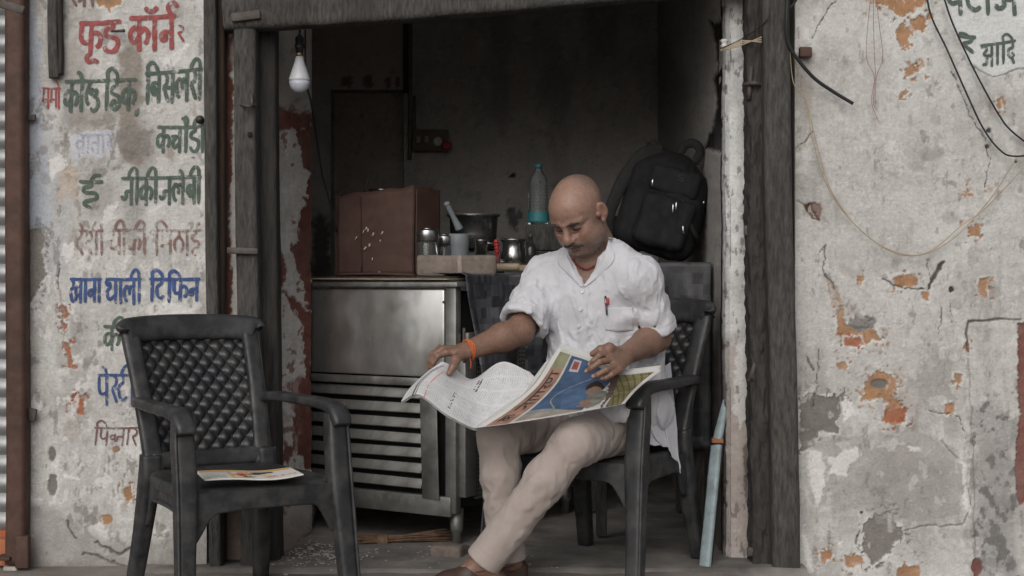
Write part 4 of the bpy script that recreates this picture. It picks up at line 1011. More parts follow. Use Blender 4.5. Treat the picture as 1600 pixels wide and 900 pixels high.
# magazine lying on the empty chair
nu, nv = 60, 50
u, v = np.meshgrid(np.linspace(0, 1, nu), np.linspace(0, 1, nv), indexing='ij'); u = u.ravel(); v = v.ravel()
c = np.tile(np.array([.62, .60, .56]), (nu * nv, 1))
def rect(u0, u1, v0, v1, col):
    m = (u > u0) & (u < u1) & (v > v0) & (v < v1); c[m] = col
rect(.03, .97, .78, .97, (.62, .36, .12)); rect(.30, .52, .1, .9, (.58, .40, .14)); rect(.33, .49, .2, .8, (.66, .6, .5)); rect(.62, .72, .1, .5, (.6, .52, .3))
for cx, cy, rr, col in ((.41, .5, .08, (.45, .07, .04)), (.40, .35, .05, (.35, .1, .05)), (.44, .65, .05, (.5, .12, .06)), (.62, .66, .10, (.06, .06, .085)), (.70, .7, .08, (.05, .05, .07)), (.57, .52, .06, (.07, .07, .1)), (.48, .22, .05, (.08, .08, .09))):
    m = (u - cx) ** 2 + (v - cy) ** 2 + (fbm2(u * 14, v * 14) - .5) * .02 < rr ** 2; c[m] = col
for k in range(9): 
    vv = .12 + k * .035; m = (np.abs(v - vv) < .008) & (u > .05) & (u < .25) & (fbm2(u * 50, v * 9 + k) > .42); c[m] = (.25, .25, .27)
m = (v > .2) & (v < .34) & (u > .66) & (u < .95) & (fbm2(u * 34, v * 20, 3) > .5); c[m] = (.5, .18, .28)
x = (u - .5) * .29; y = (v - .5) * .20
z = .396 + .0035 * np.sin(u * 7) + .03 * np.maximum(0, u - .72) ** 1.5 * (1 - v) + .012 * np.maximum(0, .25 - u)
V = np.stack([x, y, z], 1); V, F = solid(V, grid_faces(nu, nv), .004); c = np.concatenate([c, c * 0 + .6])
mg = thing('magazine', 'open printed magazine with orange pictures lying on the empty chair', 'magazine', (-.855, -.525, 0), R(34))
V = rotz(V, R(-14)); V = V + (-.005, -.125, .006)
mk('pages', V, F, M['paper'], mg, cols=c)
# ================================================================== steel counter and what stands on it
cab = thing('steel_counter', 'dented stainless steel counter cabinet with slatted lower front', 'counter', (-.205, .285, 0), R(-32))
CW, CD, CT = .78, .95, .955       # width, depth, top
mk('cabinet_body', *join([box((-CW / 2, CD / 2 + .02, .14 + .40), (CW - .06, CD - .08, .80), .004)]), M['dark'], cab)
mk('upper_panel', *box((-CW / 2 - .026, .012, .79), (CW - .055, .02, .325), .006), M['steel'], cab)
mk('corner_post', *box((-.024, .018, .545), (.047, .036, .83), .004), M['steel_worn'], cab)
mk('corner_post', *box((-CW + .02, .018, .545), (.04, .036, .83), .004), M['steel_worn'], cab)
mk('middle_rail', *box((-CW / 2 - .02, .008, .607), (CW - .075, .02, .030), .003), M['steel_worn'], cab)
mk('bottom_rail', *box((-CW / 2 - .01, .006, .155), (CW - .02, .026, .072), .003), M['steel_worn'], cab)
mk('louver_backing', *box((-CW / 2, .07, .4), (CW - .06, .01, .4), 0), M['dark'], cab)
sv, sf = box((0, 0, 0), (.60, .012, .038), .002); sv = rotax(sv, (1, 0, 0), R(-22)); s0 = None
for k in range(7):
    z = .563 - k * .0555
    if s0 is None: s0 = o = mk('louver_slat', sv, sf, M['steel_worn'], cab)
    else: o = s0.copy(); COL.objects.link(o)
    o.location = (-.46, .016, z); o.rotation_euler = (0, R(random.uniform(-.5, .5)), 0)
V, F = box((0, 0, 0), (.082, .006, .41), .002); V = rotax(V, (0, 0, 1), R(-7)); V[:, 0] += (V[:, 2] < 0) * .012
mk('cover_plate', V + (-.115, -.012, .385), F, M['steel_worn'], cab)
# right side: frame, hinge rod and the perforated sheet
mk('side_sheet', *box((.004, CD / 2 + .06, .52), (.012, CD - .12, .70), .002), M['perf'], cab)
mk('side_post', *box((.012, .06, .47), (.03, .075, .56), .003), M['steel_worn'], cab)
mk('side_bar', *box((.014, .13, .765), (.022, .17, .055), .003), M['steel_worn'], cab)
mk('hinge_rod', *tube([(.03, .012, .80), (.036, .0, .80), (.036, .0, .70), (.03, .01, .69)], .006, m=14), M['iron'], cab)
mk('leg', *lathe([(.0, .14), (.026, .14), (.024, .07), (.021, .055), (.016, .05), (.015, .0), (0, 0)], (-.03, .05, .004)), M['steel_worn'], cab)
for x, y in ((-CW + .05, .05), (-.05, CD - .06), (-CW + .05, CD - .06)): mk('leg', *lathe([(.0, .14), (.026, .14), (.024, .07), (.021, .055), (.016, .05), (.015, .0), (0, 0)], (x, y, .004)), M['steel_worn'], cab)
mk('counter_top', *box((-CW / 2, CD / 2, .969), (CW + .03, CD + .03, .02), .004), M['steel_worn'], cab)
mk('rivet', *lathe([(0, 0), (.005, 0), (.004, .003), (0, .004)], (0, 0, 0), 10), M['iron'], cab).matrix_basis = Matrix.Translation((-.055, .001, .905)) @ Matrix.Rotation(R(90), 4, 'X')
# layered old board laid over the top
tb = thing('plywood_sheet', 'split layered plywood sheet lying along the front edge of the steel counter', 'board', (-.205, .285, .98), R(-32))
for k, (z, w, y0) in enumerate(((.984, .70, .00), (.990, .66, -.012), (.9965, .62, -.004))):
    V, F = box((-.40 + .02 * k, .24 + y0, z), (w + .06, .50, .0045), .001, sub=4, rough=.004, seed=k); mk('ply_layer', V, F, M['cream'] if k == 1 else M['wood_grey'], tb).matrix_basis = Matrix.Translation((0, 0, -.98))
# patchwork oilcloth over the counter's right end
nu, nv = 60, 70
cl = thing('oilcloth', 'grey patchwork oilcloth hanging over the right end of the steel counter', 'tablecloth', (-.205, .285, 0), R(-32))
s = np.linspace(0, 1, nu)[:, None]; t = np.linspace(0, 1, nv)[None]
yy = .04 + s * .88
# across: from the top of the counter over the edge and down the side
L = t * .62 - .13
drop = np.maximum(L, 0); ang = np.clip(L / .03, 0, 1)
cut = .10 * smooth(.0, .5, drop) * smooth(.35, 0, s)       # the front edge falls away backwards
xx = np.where(L < 0, L + .012, .030 + .012 * np.sin(yy * 22 + 1) * np.clip(drop * 5, 0, 1) + .012 * np.sin(yy * 9) * np.clip(drop * 4, 0, 1)) + 0 * s
zz = np.where(L < 0, 1.008 + .003 * np.sin(yy * 30) + 0 * L, 1.008 - drop) + .004 * fbm2(xx * 30, yy * 30)
V = np.stack([xx, yy + cut - .02, zz], -1).reshape(-1, 3); uv = np.stack([(yy + 0 * L).ravel(), (L + 0 * s).ravel()], 1)
V2, F = solid(V, grid_faces(nu, nv)[:, ::-1], .0025)
o = mk('cloth', V2, F, M['checks'], cl); set_uv(o, np.concatenate([uv, uv]))

# table beyond the man, covered to the floor
tbl = thing('covered_table', 'dark table by the inner right wall hidden under patchwork cloth', 'table', (.52, .8, 0))
mk('table_top', *box((.525, .79, 1.03), (.42, .64, .025), .003), M['wood_grey'], tbl, world=True)
for x in (.34, .71):
    for y in (.50, 1.08): mk('leg', *box((x, y, .515), (.04, .04, 1.0), .003), M['wood_grey'], tbl, world=True)
tc2 = thing('tablecloth', 'patchwork cloth darkened as in shade, hanging from the table behind the man', 'tablecloth', (.52, .8, 0))
s = np.linspace(0, 1, 90)[:, None]; t = np.linspace(0, 1, 80)[None]
xx = .31 + s * .435 + 0 * t
L = t * 1.25 - .55; drop = np.maximum(L, 0)
yy = np.where(L < 0, .425 - L, .42 + (.022 * np.sin(xx * 34) + .012 * np.sin(xx * 71 + 2)) * np.clip(drop * 3, 0, 1)) + 0 * s
zz = np.where(L < 0, 1.052 + .012 * (fbm2(xx * 8, yy * 8) - .3), 1.055 - drop) + 0 * s
V = np.stack([xx, yy, zz], -1).reshape(-1, 3); uv = np.stack([(xx + 0 * L).ravel() * 1.0, (L + 0 * s).ravel()], 1)
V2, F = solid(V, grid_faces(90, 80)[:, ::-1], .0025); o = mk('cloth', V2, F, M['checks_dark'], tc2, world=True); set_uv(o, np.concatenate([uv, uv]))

TOP = .999
def at(px, d, z=TOP): return np.array([(px - 800) * d / FPX, d - DW, z])
# brown tin box with its open side flap
bx = thing('tin_box', 'rust brown tin box with an open side flap on the counter', 'box', at(590, 5.62), R(-8))
def wall_(a, b, h0, h1, z0=0, th=.006, rough=.002):
    a = np.array(a); b = np.array(b); n = 24
    p = np.linspace(0, 1, n); V = []
    for q in p:
        x = a + (b - a) * q; hh = h0 + (h1 - h0) * q
        for r in np.linspace(0, 1, 14): V.append((x[0], x[1], z0 + hh * r))
    V = np.array(V); V[:, 1] += (fbm3(V * 7, 3) - .5) * .020
    V[:, 2] += (fbm3(V * 20 + 4, 2) - .5) * .020 * (V[:, 2] > z0 + .8 * h0)
    return solid(V, grid_faces(n, 14), th)
mk('front_panel', *wall_((-.165, 0), (.150, -.01), .318, .362), M['box'], bx)
mk('side_panel', *wall_((-.165, 0.004), (-.172, .20), .325, .325), M['box'], bx)
mk('back_panel', *wall_((-.172, .20), (.150, .20), .325, .345), M['box'], bx)
mk('side_flap', *wall_((.156, -.004), (.232, .10), .352, .345), mat('dark_brown_tin', (.06, .03, .023), .6, .1, var=.25, scale=6, bump=.1), bx)
mk('bottom_lip', *sweep([(-.17, -.008, .008), (.0, -.014, .012), (.155, -.02, .006)], .014, .012, n=8, m=14, noise=.003, nscale=(30, 30, 30)), M['box'], bx)
mk('panel_seam', *sweep([(-.062, -.012, .02), (-.067, -.010, .32)], .004, .004, up=(0, 1, 0), n=6, m=12), M['box'], bx)
pts = []
for px, py in ((572, 357), (568, 362), (583, 366), (597, 364), (594, 376), (577, 383), (570, 388), (582, 405), (556, 372), (592, 427), (575, 360)):
    c = P(px, py, 5.611); V, F = box((0, 0, 0), (.003 + .004 * random.random(), .0012, .006 + .009 * random.random()), 0, rough=.0015, seed=px); V = rotax(V, (0, 1, 0), random.uniform(0, .9)) + c; pts.append((V, F))
mk('paint_splash', *join(pts), mat('splashed_paint', (.55, .48, .38), .8, bump=0), bx, world=True, kind='stuff')
# tin behind the box, thin rod
tin = thing('steel_tin', 'small shiny steel tin showing above the brown box', 'tin', at(597, 6.0, 1.30))
mk('tin', *lathe([(0, 0), (.055, 0), (.055, .06), (.058, .062), (.058, .07), (.0, .072)], (0, 0, 0)), M['steel_pot'], tin)
mk('stack_box', *box((0, .02, -.155), (.2, .16, .30), .004), M['wood_brown'], tin)
rod = tag(mk('bent_wire', *tube([(0, 0, 0), (.006, 0, .05), (.03, 0, .09)], .0035, m=10), M['wire']), 'thin bent black wire standing behind the brown box', 'wire'); rod.location = P(570, 302, 5.75)
# jars
def jar(label, px, d, w, h, px_top=None):
    t = thing('storage_jar', label, 'jar', at(px, d), 0)
    mk('glass_body', *lathe([(0, 0), (w, 0), (w * 1.02, .01), (w * 1.02, h * .66), (w * .92, h * .74), (w * .86, h * .74), (w * .86, .014), (0, .012)], n=26), M['glass'], t)
    mk('lid', *lathe([(0, h * .99), (w * .98, h * .985), (w * 1.04, h * .95), (w * 1.05, h * .76), (w * .98, h * .74), (w * .5, h * .74)], n=26), M['steel_pot'], t)
    mk('contents', *lathe([(0, .02), (w * .8, .02), (w * .8, h * .42), (w * .4, h * .47), (0, h * .48)], n=20), mat('dark_spice', (.06, .04, .03), .9, var=.4, scale=60), t)
    mk('rim_bead', *lathe([(w * .3, h * 1.0), (w * .7, h * 1.02), (w * .72, h * 1.0)], n=24, cap=False), M['steel_pot'], t)
jar('glass jar with a wide steel lid beside the brown box flap', 668, 5.50, .042, .185)
jar('second steel capped jar half hidden behind the grey mortar', 694, 5.62, .036, .165)
# mortar and pestle
mo = thing('mortar', 'grey cylindrical mortar standing on the counter behind the stone block', 'mortar', at(716, 5.63))
mk('bowl', *lathe([(0, .03), (.038, .03), (.0405, .045), (.0425, .075), (.042, .12), (.0435, .125), (.0435, .165), (.041, .170), (.037, .168), (.036, .08), (0, .07)], n=34), M['greyplastic'], mo)
mk('groove', *lathe([(.0425, .132), (.0445, .134), (.0425, .136)], n=30, cap=False), M['greyplastic'], mo)
pe = thing('pestle', 'grey pestle leaning in the mortar', 'pestle', at(712, 5.63, 1.12))
a = P(718, 358, 5.63); b = P(698, 318, 5.60)
mk('shaft', *tube([a, a + (b - a) * .3, a + (b - a) * .5, b], [.017, .0125, .0105, .011], n=14, m=20), M['greyplastic'], pe, world=True)
mk('knob', *tube([b - (b - a) * .05, b, b + (b - a) * .06], [.013, .014, .009], n=14, m=8), M['greyplastic'], pe, world=True)
# big pot on a small stove
st = thing('gas_stove', 'small dark gas stove under the big pot', 'stove', at(745, 5.98))
mk('stove_body', *box((0, 0, .04), (.23, .2, .07), .008), M['black_pot'], st)
for k in range(4):
    a_ = k * math.pi / 2 + .4; mk('pot_support', *tube([(.10 * math.cos(a_), .10 * math.sin(a_), .075), (.10 * math.cos(a_), .10 * math.sin(a_), .112), (.03 * math.cos(a_), .03 * math.sin(a_), .112)], .005, m=10), M['steel_worn'], st)
mk('knob', *lathe([(0, 0), (.014, 0), (.012, .014), (0, .015)], (0, 0, 0), 14), M['steel_worn'], st).matrix_basis = Matrix.Translation((-.06, -.101, .04)) @ Matrix.Rotation(R(90), 4, 'X')
mk('gas_pipe', *tube([(.0, -.10, .055), (.05, -.14, .06), (.12, -.15, .062)], .006, m=16), M['steel_worn'], st)
pt = thing('cooking_pot', 'wide flared steel cooking pot on the stove', 'pot', at(740, 5.98, TOP + .118))
mk('pot', *lathe([(0, 0), (.088, 0), (.094, .006), (.098, .06), (.102, .132), (.112, .136), (.113, .141), (.104, .143), (.094, .136), (.09, .02), (0, .012)], n=40), M['black_pot'], pt)
mk('rim', *lathe([(.103, .139), (.114, .141), (.114, .146), (.104, .146)], n=40, cap=False), M['steel_worn'], pt)
lt = thing('gas_lighter', 'red gas lighter lying beside the big pot', 'lighter', P(770, 390, 5.72))
mk('handle', *sweep([P(775, 374, 5.72), P(776, 386, 5.72), P(777, 398, 5.72)], [.016, .02, .018], [.016, .02, .018], up=(0, 1, 0), n=12, ex=3, m=14), M['red'], lt, world=True)
for k in range(4): mk('grip_rib', *box(P(775 + .5 * k, 378 + 5 * k, 5.71), (.021, .014, .004), .001), M['red'], lt, world=True)
mk('barrel', *tube([P(774, 381, 5.72), P(752, 379, 5.72)], .005, m=3), M['steel_pot'], lt, world=True)
mk('base', *box(P(776, 408, 5.72), (.028, .026, .05), .004), mat('dark_red', (.12, .02, .02), .6), lt, world=True)
# stone block
sb = thing('stone_block', 'rough brown stone block lying on the front of the counter', 'stone', at(713, 5.40), R(3))
V, F = box((0, 0, .041), (.300, .13, .080), .012, seg=2, sub=9, rough=.004, seed=4)
V[:, 2] -= .006 * (np.abs(V[:, 0] - .01) < .008) * (V[:, 1] < -.05)
mk('stone', V, F, M['stone'], sb)
mk('broken_face', *box((.012, -.064, .045), (.02, .014, .07), .006, rough=.004, sub=2), mat('pale_broken_stone', (.27, .22, .19), .9, var=.3, scale=30, bump=.5), sb)
# chopping board, wooden block, steel lota
cb = tag(mk('chopping_board', *box((0, 0, 0), (.16, .14, .026), .005), M['cream']), 'pale wooden chopping board under the round steel pot', 'board'); cb.location = P(808, 419, 5.90); cb.rotation_euler = (0, 0, R(-8))
wb = tag(mk('rolling_pin', *sweep([(-.07, 0, 0), (-.03, 0, 0), (.06, 0, 0)], [.018, .028, .03], [.018, .028, .03], n=14, ex=2.4, m=14), M['cream']), 'short wooden rolling pin beside the stone block', 'rolling pin'); wb.location = P(788, 417, 5.62)
lo_ = thing('steel_pot', 'small round bellied steel pot on the chopping board', 'pot', P(802, 413, 5.90))
mk('pot', *lathe([(0, 0), (.044, 0), (.050, .008), (.052, .03), (.050, .046), (.046, .06), (.044, .082), (.048, .094), (.054, .099), (.055, .104), (.049, .106), (.042, .09), (.04, .02), (0, .012)], n=36), M['steel_pot'], lo_)
bt_ = thing('water_bottle', 'ribbed plastic water bottle with teal cap standing on a crate', 'bottle', P(841, 350, 6.05))
ribs = []
for k in range(8): z = .058 + k * .0135; ribs += [(.045, z), (.0415, z + .0035), (.045, z + .007)]
mk('bottle', *lathe([(0, 0), (.040, 0), (.045, .006), (.045, .054)] + ribs + [(.0445, .172), (.038, .195), (.022, .218), (.0135, .229), (.0135, .238)], n=30, cap=False), M['bottle'], bt_)
mk('cap', *lathe([(0, .255), (.0155, .255), (.016, .250), (.016, .236), (.0, .236)], n=20), M['teal'], bt_)
mk('label', *lathe([(.0456, .010), (.0456, .052)], n=30, cap=False), M['teal'], bt_)
db = thing('dark_bottle', 'small dark glass bottle between the round steel pot and the man', 'bottle', P(829, 415, 5.86))
mk('bottle', *lathe([(0, 0), (.021, 0), (.024, .005), (.024, .07), (.018, .085), (.009, .095), (.009, .115), (0, .115)], n=22), mat('dark_glass', (.03, .03, .032), .12, bump=0), db)
mk('cap', *lathe([(.0, .114), (.0115, .114), (.0115, .132), (0, .134)], n=16), M['iron'], db)
cu = thing('steel_tumbler', 'small steel tumbler between the mortar and the red lighter', 'tumbler', P(752, 398, 5.52))
mk('tumbler', *lathe([(0, 0), (.021, 0), (.026, .055), (.0275, .057), (.025, .055), (.019, .006), (0, .006)], n=24), M['steel_pot'], cu)
mk('rim', *lathe([(.0262, .053), (.0282, .055), (.0262, .058)], n=24, cap=False), M['steel_pot'], cu)
# crates
def crate(label, x0, x1, y0, y1, z0, z1):
    t = thing('wooden_crate', label, 'crate', ((x0 + x1) / 2, (y0 + y1) / 2, z0), 0, 'wooden crates behind the man')
    n = 2; h = (z1 - z0) / n
    for k in range(n):
        for yy in (y0, y1 - .014):
            V, F = box(((x0 + x1) / 2, yy + .007, z0 + h * (k + .5)), (x1 - x0, .014, h - .006), .002, sub=3, rough=.002, seed=k); mk('plank', V, F, M['wood_grey'], t, world=True)
        for xx in (x0 + .007, x1 - .007):
            V, F = box((xx, (y0 + y1) / 2, z0 + h * (k + .5)), (.012, y1 - y0 - .03, h - .006), .002); mk('plank', V, F, M['wood_grey'], t, world=True)
    mk('base_board', *box(((x0 + x1) / 2, (y0 + y1) / 2, z0 + .008), (x1 - x0 - .03, y1 - y0 - .03, .01), 0), M['wood_brown'], t, world=True)
crate('old wooden crate under the water bottle', P(822, 0, 6.0)[0], P(885, 0, 6.0)[0], 1.05, 1.25, 1.0, P(0, 352, 6.0)[2])
crate('old wooden crate between the man and the backpack', P(925, 0, 5.62)[0], P(1001, 0, 5.62)[0], .72, .92, 1.046, P(0, 336, 5.62)[2])
# switchboard and conduit on the back wall, loose wire, hanging bulb
sbd = thing('switchboard', 'dirty wooden switchboard with a red switch on the back wall', 'switchboard', P(673, 220, 7.48))
mk('board', *box(P(673, 220, 7.46), (.185, .05, .115), .005), M['socketplate'], sbd, world=True)
for k, x in enumerate((654, 667)): mk('switch', *box(P(x, 218, 7.425), (.022, .02, .035), .003), M['cream'], sbd, world=True)
mk('socket', *lathe([(0, 0), (.024, 0), (.022, .012), (.008, .013), (0, .006)], n=20), M['ceramic'], sbd).matrix_basis = Matrix.Translation(P(684, 221, 7.43) - P(673, 220, 7.48)) @ Matrix.Rotation(R(90), 4, 'X')
mk('indicator', *box(P(698, 228, 7.425), (.05, .02, .04), .006), M['red'], sbd, world=True)
cd = thing('wall_conduit', 'upright wooden batten carrying wires down to the switchboard', 'conduit', P(640, 250, 7.48))
mk('batten', *sweep([P(633, -60, 7.475), P(634, 145, 7.475)], .024, .02, up=(0, 1, 0), n=10, ex=6, m=20), M['wood_brown'], cd, world=True)
mk('pipe', *tube([P(641, -60, 7.46), P(641, 150, 7.46), P(640, 250, 7.46)], .011, m=14), M['socketplate'], cd, world=True)
mk('pipe', *tube([P(648, 150, 7.47), P(648, 205, 7.47)], .007, m=6), M['socketplate'], cd, world=True)
bu = thing('hanging_bulb', 'white bulb hanging in a black holder under the lintel', 'bulb', P(468, 50, 5.03))
B0 = P(468, 145, 5.03)
mk('flex', *tube([P(469, 20, 5.03), P(468, 62, 5.03)], .004, m=4), M['wire'], bu, world=True)
k_ = 5.03 / FPX
mk('holder', *lathe([(0, 0), (.013, 0), (.014, .012), (.017, .014), (.0175, .028), (.0145, .03), (.016, .05), (.013, .054), (.006, .062), (0, .064)], P(468, 82, 5.03), 24), M['bakelite'], bu, world=True)
mk('metal_cap', *lathe([(0, 0), (.0125, 0), (.0125, .018), (0, .018)], P(468, 89, 5.03), 20), M['brass'], bu, world=True)
mk('bulb_body', *lathe([(0, 0), (.0325, 0), (.0372, .003), (.0372, .008), (.033, .022), (.025, .046), (.0165, .072), (.0135, .087), (.0, .088)], P(468, 127, 5.03), 34), M['bulb_white'], bu, world=True)
mk('bulb_dome', *lathe([(.0365, 0), (.0358, -.012), (.030, -.026), (.018, -.037), (.007, -.0408), (.001, -.0412)], P(468, 127, 5.03), 34), M['bulb_lens'], bu, world=True)
tag(mk('loose_cable', *tube([P(477, 15, 5.06), P(478, 120, 5.06), P(486, 160, 5.12), P(494, 210, 5.35), P(503, 270, 5.5), P(511, 300, 5.55), P(526, 362, 5.62)], .0035, m=60), M['wire']), 'thin black cable hanging from the lintel past the bulb', 'cable')

# ================================================================== floor things
br = thing('broom', 'brown twig broom lying on the floor under the counter', 'broom', P(620, 850, 5.25))
tw = []
for k in range(70):
    a = P(566, 845, 5.27) + rng.normal(0, 1, 3) * (.004, .012, .010); b = P(700, 838, 5.32) + rng.normal(0, 1, 3) * (.02, .02, .012); a[2] = max(a[2], .014); b[2] = max(b[2], .014); a[0] -= rng.random() * .02
    tw.append(tube([a, (a + b) / 2 + rng.normal(0, .004, 3), b], [.003, .0025, .0015], n=5, m=6))
mk('twigs', *join(tw), M['straw'], br, world=True, kind='stuff')
mk('binding', *tube([P(590, 846, 5.27), P(600, 846, 5.27), P(607, 845, 5.27)], .024, n=16, m=10, noise=.004), M['straw'], br, world=True)
bk = thing('stone_chunk', 'broken grey stone wedged beside the counter leg', 'stone', P(705, 866, 5.12))
V, F = box((0, 0, 0), (.115, .10, .055), .012, sub=4, rough=.012, seed=9); V = rotz(V, R(-20)); mk('stone', V + P(703, 864, 5.08) + (0, 0, .004), F, M['stone'], bk, world=True)
ch = []
for k in range(420):
    x = rng.normal(-.70, .085) if k < 330 else rng.uniform(-.9, .2); y = rng.normal(.16, .11) if k < 330 else rng.uniform(-.1, .35)
    if x < -.83 + .1 * max(0, y): continue
    s = rng.uniform(.002, .006) * (1 if rng.random() < .93 else 2.2)
    V, F = box((0, 0, 0), (s * rng.uniform(.8, 2), s, s * .35), 0, rough=s * .3, seed=k); ch.append((rotz(V, rng.uniform(0, 6)) + (x, y, .012 + s * .2), F))
mk('plaster_debris', *join(ch), M['chip'], smooth_=False, kind='stuff')
bo = thing('blue_board', 'chipped pale blue wooden board leaning against the right jamb', 'board', P(1105, 900, 4.85))
a0, a1, b0 = P(1101, 900, 4.86), P(1120, 690, 4.99), P(1134, 627, 5.03)
a0[2] = .0
mk('edge_lower', *sweep([a0, a0 + (a1 - a0) * .97], .044, .02, up=(0.75, .65, 0), n=16, ex=7, m=40, noise=.0015, nscale=(40, 40, 12)), M['blueboard'], bo, world=True)
mk('edge_upper', *sweep([a1 + (0, 0, .0), b0 + (.006, .03, 0)], [.036, .022], .02, up=(0.75, .65, 0), n=16, ex=7, m=20, noise=.001, nscale=(40, 40, 12)), M['blueboard'], bo, world=True)
mk('board_face', *sweep([a0 + (.022, .05, 0), b0 + (.014, .06, -.01)], .012, .10, up=(0.25, .95, .1), n=12, ex=8, m=20), M['wood_grey'], bo, world=True)
mk('torn_corner', *box(a1 + (.0, -.004, .004), (.042, .028, .016), .003, rough=.006, sub=2), mat('torn_wood', (.28, .12, .06), .9, var=.4, bump=.3), bo, world=True)

# ================================================================== wires on the right
def wire(name, label, pts, r, m='wire', cat='wire', mm=80):
    return tag(mk(name, *tube(pts, r, n=7, m=mm), M[m]), label, cat)
wire('cable', 'thick black cable bending away from the right door post', [P(1232, -40, 4.80), P(1229, 30, 4.80), P(1230, 60, 4.81), P(1240, 84, 4.82), P(1270, 120, 4.84), P(1300, 142, 4.85), P(1333, 162, 4.85)], .0062, cat='cable')
wire('cable', 'short black cable end at the top of the right door post', [P(1250, -8, 4.84), P(1240, 6, 4.82), P(1232, 14, 4.81)], .004, cat='cable', mm=20)
wire('cable', 'black cable sagging to the right edge, left one of the pair over the painted panel', [P(1446, -20, 4.86), P(1455, 25, 4.87), P(1480, 78, 4.87), P(1512, 150, 4.87), P(1536, 200, 4.87), P(1560, 232, 4.86), P(1584, 244, 4.86), P(1640, 238, 4.86)], .0032, cat='cable')
wire('cable', 'black cable crossing the green painted panel, right one of the pair', [P(1470, -20, 4.86), P(1486, 30, 4.865), P(1508, 80, 4.87), P(1534, 132, 4.87), P(1560, 178, 4.87), P(1582, 206, 4.87), P(1640, 250, 4.87)], .0032, cat='cable')
wire('cord', 'beige cord looping low across the right wall', [P(1234, 80, 4.83), P(1240, 130, 4.85), P(1259, 158, 4.87), P(1268, 210, 4.87), P(1290, 285, 4.86), P(1330, 345, 4.86), P(1390, 392, 4.86), P(1440, 398, 4.86), P(1490, 372, 4.86), P(1540, 320, 4.86), P(1568, 280, 4.86), P(1588, 246, 4.86)], .0018, 'wire_beige', 'cord', 140)
wire('cord', 'second beige cord hanging in a smaller loop on the right wall', [P(1236, 76, 4.83), P(1250, 120, 4.86), P(1262, 165, 4.87), P(1280, 240, 4.87), P(1300, 300, 4.86), P(1345, 360, 4.86), P(1400, 394, 4.86), P(1450, 394, 4.86), P(1505, 350, 4.86), P(1540, 325, 4.86), P(1600, 262, 4.86)], .0016, 'wire_beige', 'cord', 140)
for k, (off, lab) in enumerate(((0, 'left'), (9, 'middle'), (18, 'right'))):
    wire('thread', f'faded red thread dangling on the upper right wall, {lab} of three', [P(1361 + off * .4, -10, 4.87), P(1356 + off, 40, 4.87), P(1358 + off * 1.4 - 4, 90, 4.87), P(1366 + off * .2, 120, 4.87), P(1362 + off * .3, 160, 4.87), P(1374 - off * .2, 192 - off * 2, 4.87)], .0009, 'wire_red', 'thread')
ins = thing('insulator_knob', 'porcelain knob with wires tied round it on the right jamb', 'insulator', P(1131, 76, 4.96))
mk('knob', *lathe([(0, 0), (.011, 0), (.015, .006), (.010, .012), (.010, .018), (.015, .024), (.011, .03), (0, .03)], (0, -.015, 0), 18), M['ceramic'], ins)
for k in range(3): mk('tie_wire', *tube([P(1126, 78 + k, 4.94), P(1140, 76 - k * 2, 4.90), P(1160, 70 - k * 3, 4.88), P(1190, 58 + k * 4, 4.83)], .0024, m=24), M['wire_beige'], ins, world=True)
wire('cable', 'thin black wire slanting over the rough right post', [P(1131, 74, 4.93), P(1160, 60, 4.88), P(1196, 34, 4.82), P(1204, 10, 4.815)], .002, cat='cable', mm=30)
tag(mk('iron_peg', *box(P(1258, 82, 4.875), (.042, .03, .034), .003, rough=.003, sub=1), M['rust']), 'rusted square iron peg let into the wall by the cable', 'peg')
# ================================================================== backpack on the covered table
bp = thing('backpack', 'black backpack with silver zip pulls standing on the covered table', 'backpack', P(1035, 395, 5.55))
th = R(17); RB = np.array(Matrix.Rotation(th, 3, 'Y')) @ np.array(Matrix.Rotation(R(-12), 3, 'Z'))
C0 = P(1036, 318, 5.55)
def W(x, y, z): return C0 + RB @ np.array([x, y, z])
def bagpost(p, f):
    q = (p - C0) @ RB
    return f - .010 * (fbm3(q * (13, 13, 6), 3) - .5) * 2 - .004 * np.clip(1 - np.abs(2 * fbm3(q * (20, 20, 9) + 5, 2) - 1) * 2.2, 0, 1) + .004 * smooth(.010, .002, np.abs(q[:, 0] + .075 + .1 * q[:, 2])) + .004 * smooth(.01, .002, np.abs(q[:, 0] - .085 + .12 * q[:, 2]))
V, Q = net([('u', f_box(W(0, .02, -.03), (.155, .085, .17), .06, RB), .01), ('u', f_ell(W(-.01, .02, .09), (.135, .09, .12), RB), .05), ('u', f_ell(W(.07, 0, -.05), (.09, .105, .14), RB), .03)], C0 - .3, C0 + .3, .007, bagpost)
mk('bag_body', V, Q, M['bag'], bp, world=True)
V, Q = net([('u', f_box(W(.03, -.075, -.075), (.105, .035, .10), .03, RB), .01)], C0 - .3, C0 + .3, .006, bagpost)
mk('front_pocket', V, Q, M['bag'], bp, world=True)
V, Q = net([('u', f_box(W(.025, -.055, .085), (.10, .03, .055), .025, RB), .01)], C0 - .3, C0 + .3, .006, bagpost)
mk('upper_pocket', V, Q, M['bag'], bp, world=True)
mk('grab_handle', *sweep([W(.0, .03, .195), W(.012, .03, .245), W(.045, .03, .262), W(.075, .03, .24), W(.068, .03, .185)], [.03, .034, .036, .034, .03], .012, up=(0, 1, 0), n=10, ex=4, m=24), M['bagstrap'], bp, world=True)
mk('shoulder_strap', *sweep([W(-.06, .0, .20), W(-.125, -.03, .16), W(-.17, -.04, .04), W(-.185, -.03, -.10), W(-.16, 0, -.18)], [.05, .055, .055, .045, .03], .02, up=(0, 1, 0), n=12, ex=4, m=30), M['bagstrap'], bp, world=True)
mk('strap_tail', *tube([W(-.06, .0, .20), W(-.10, -.01, .225), W(-.13, -.01, .205)], .005, m=12), M['bagstrap'], bp, world=True)
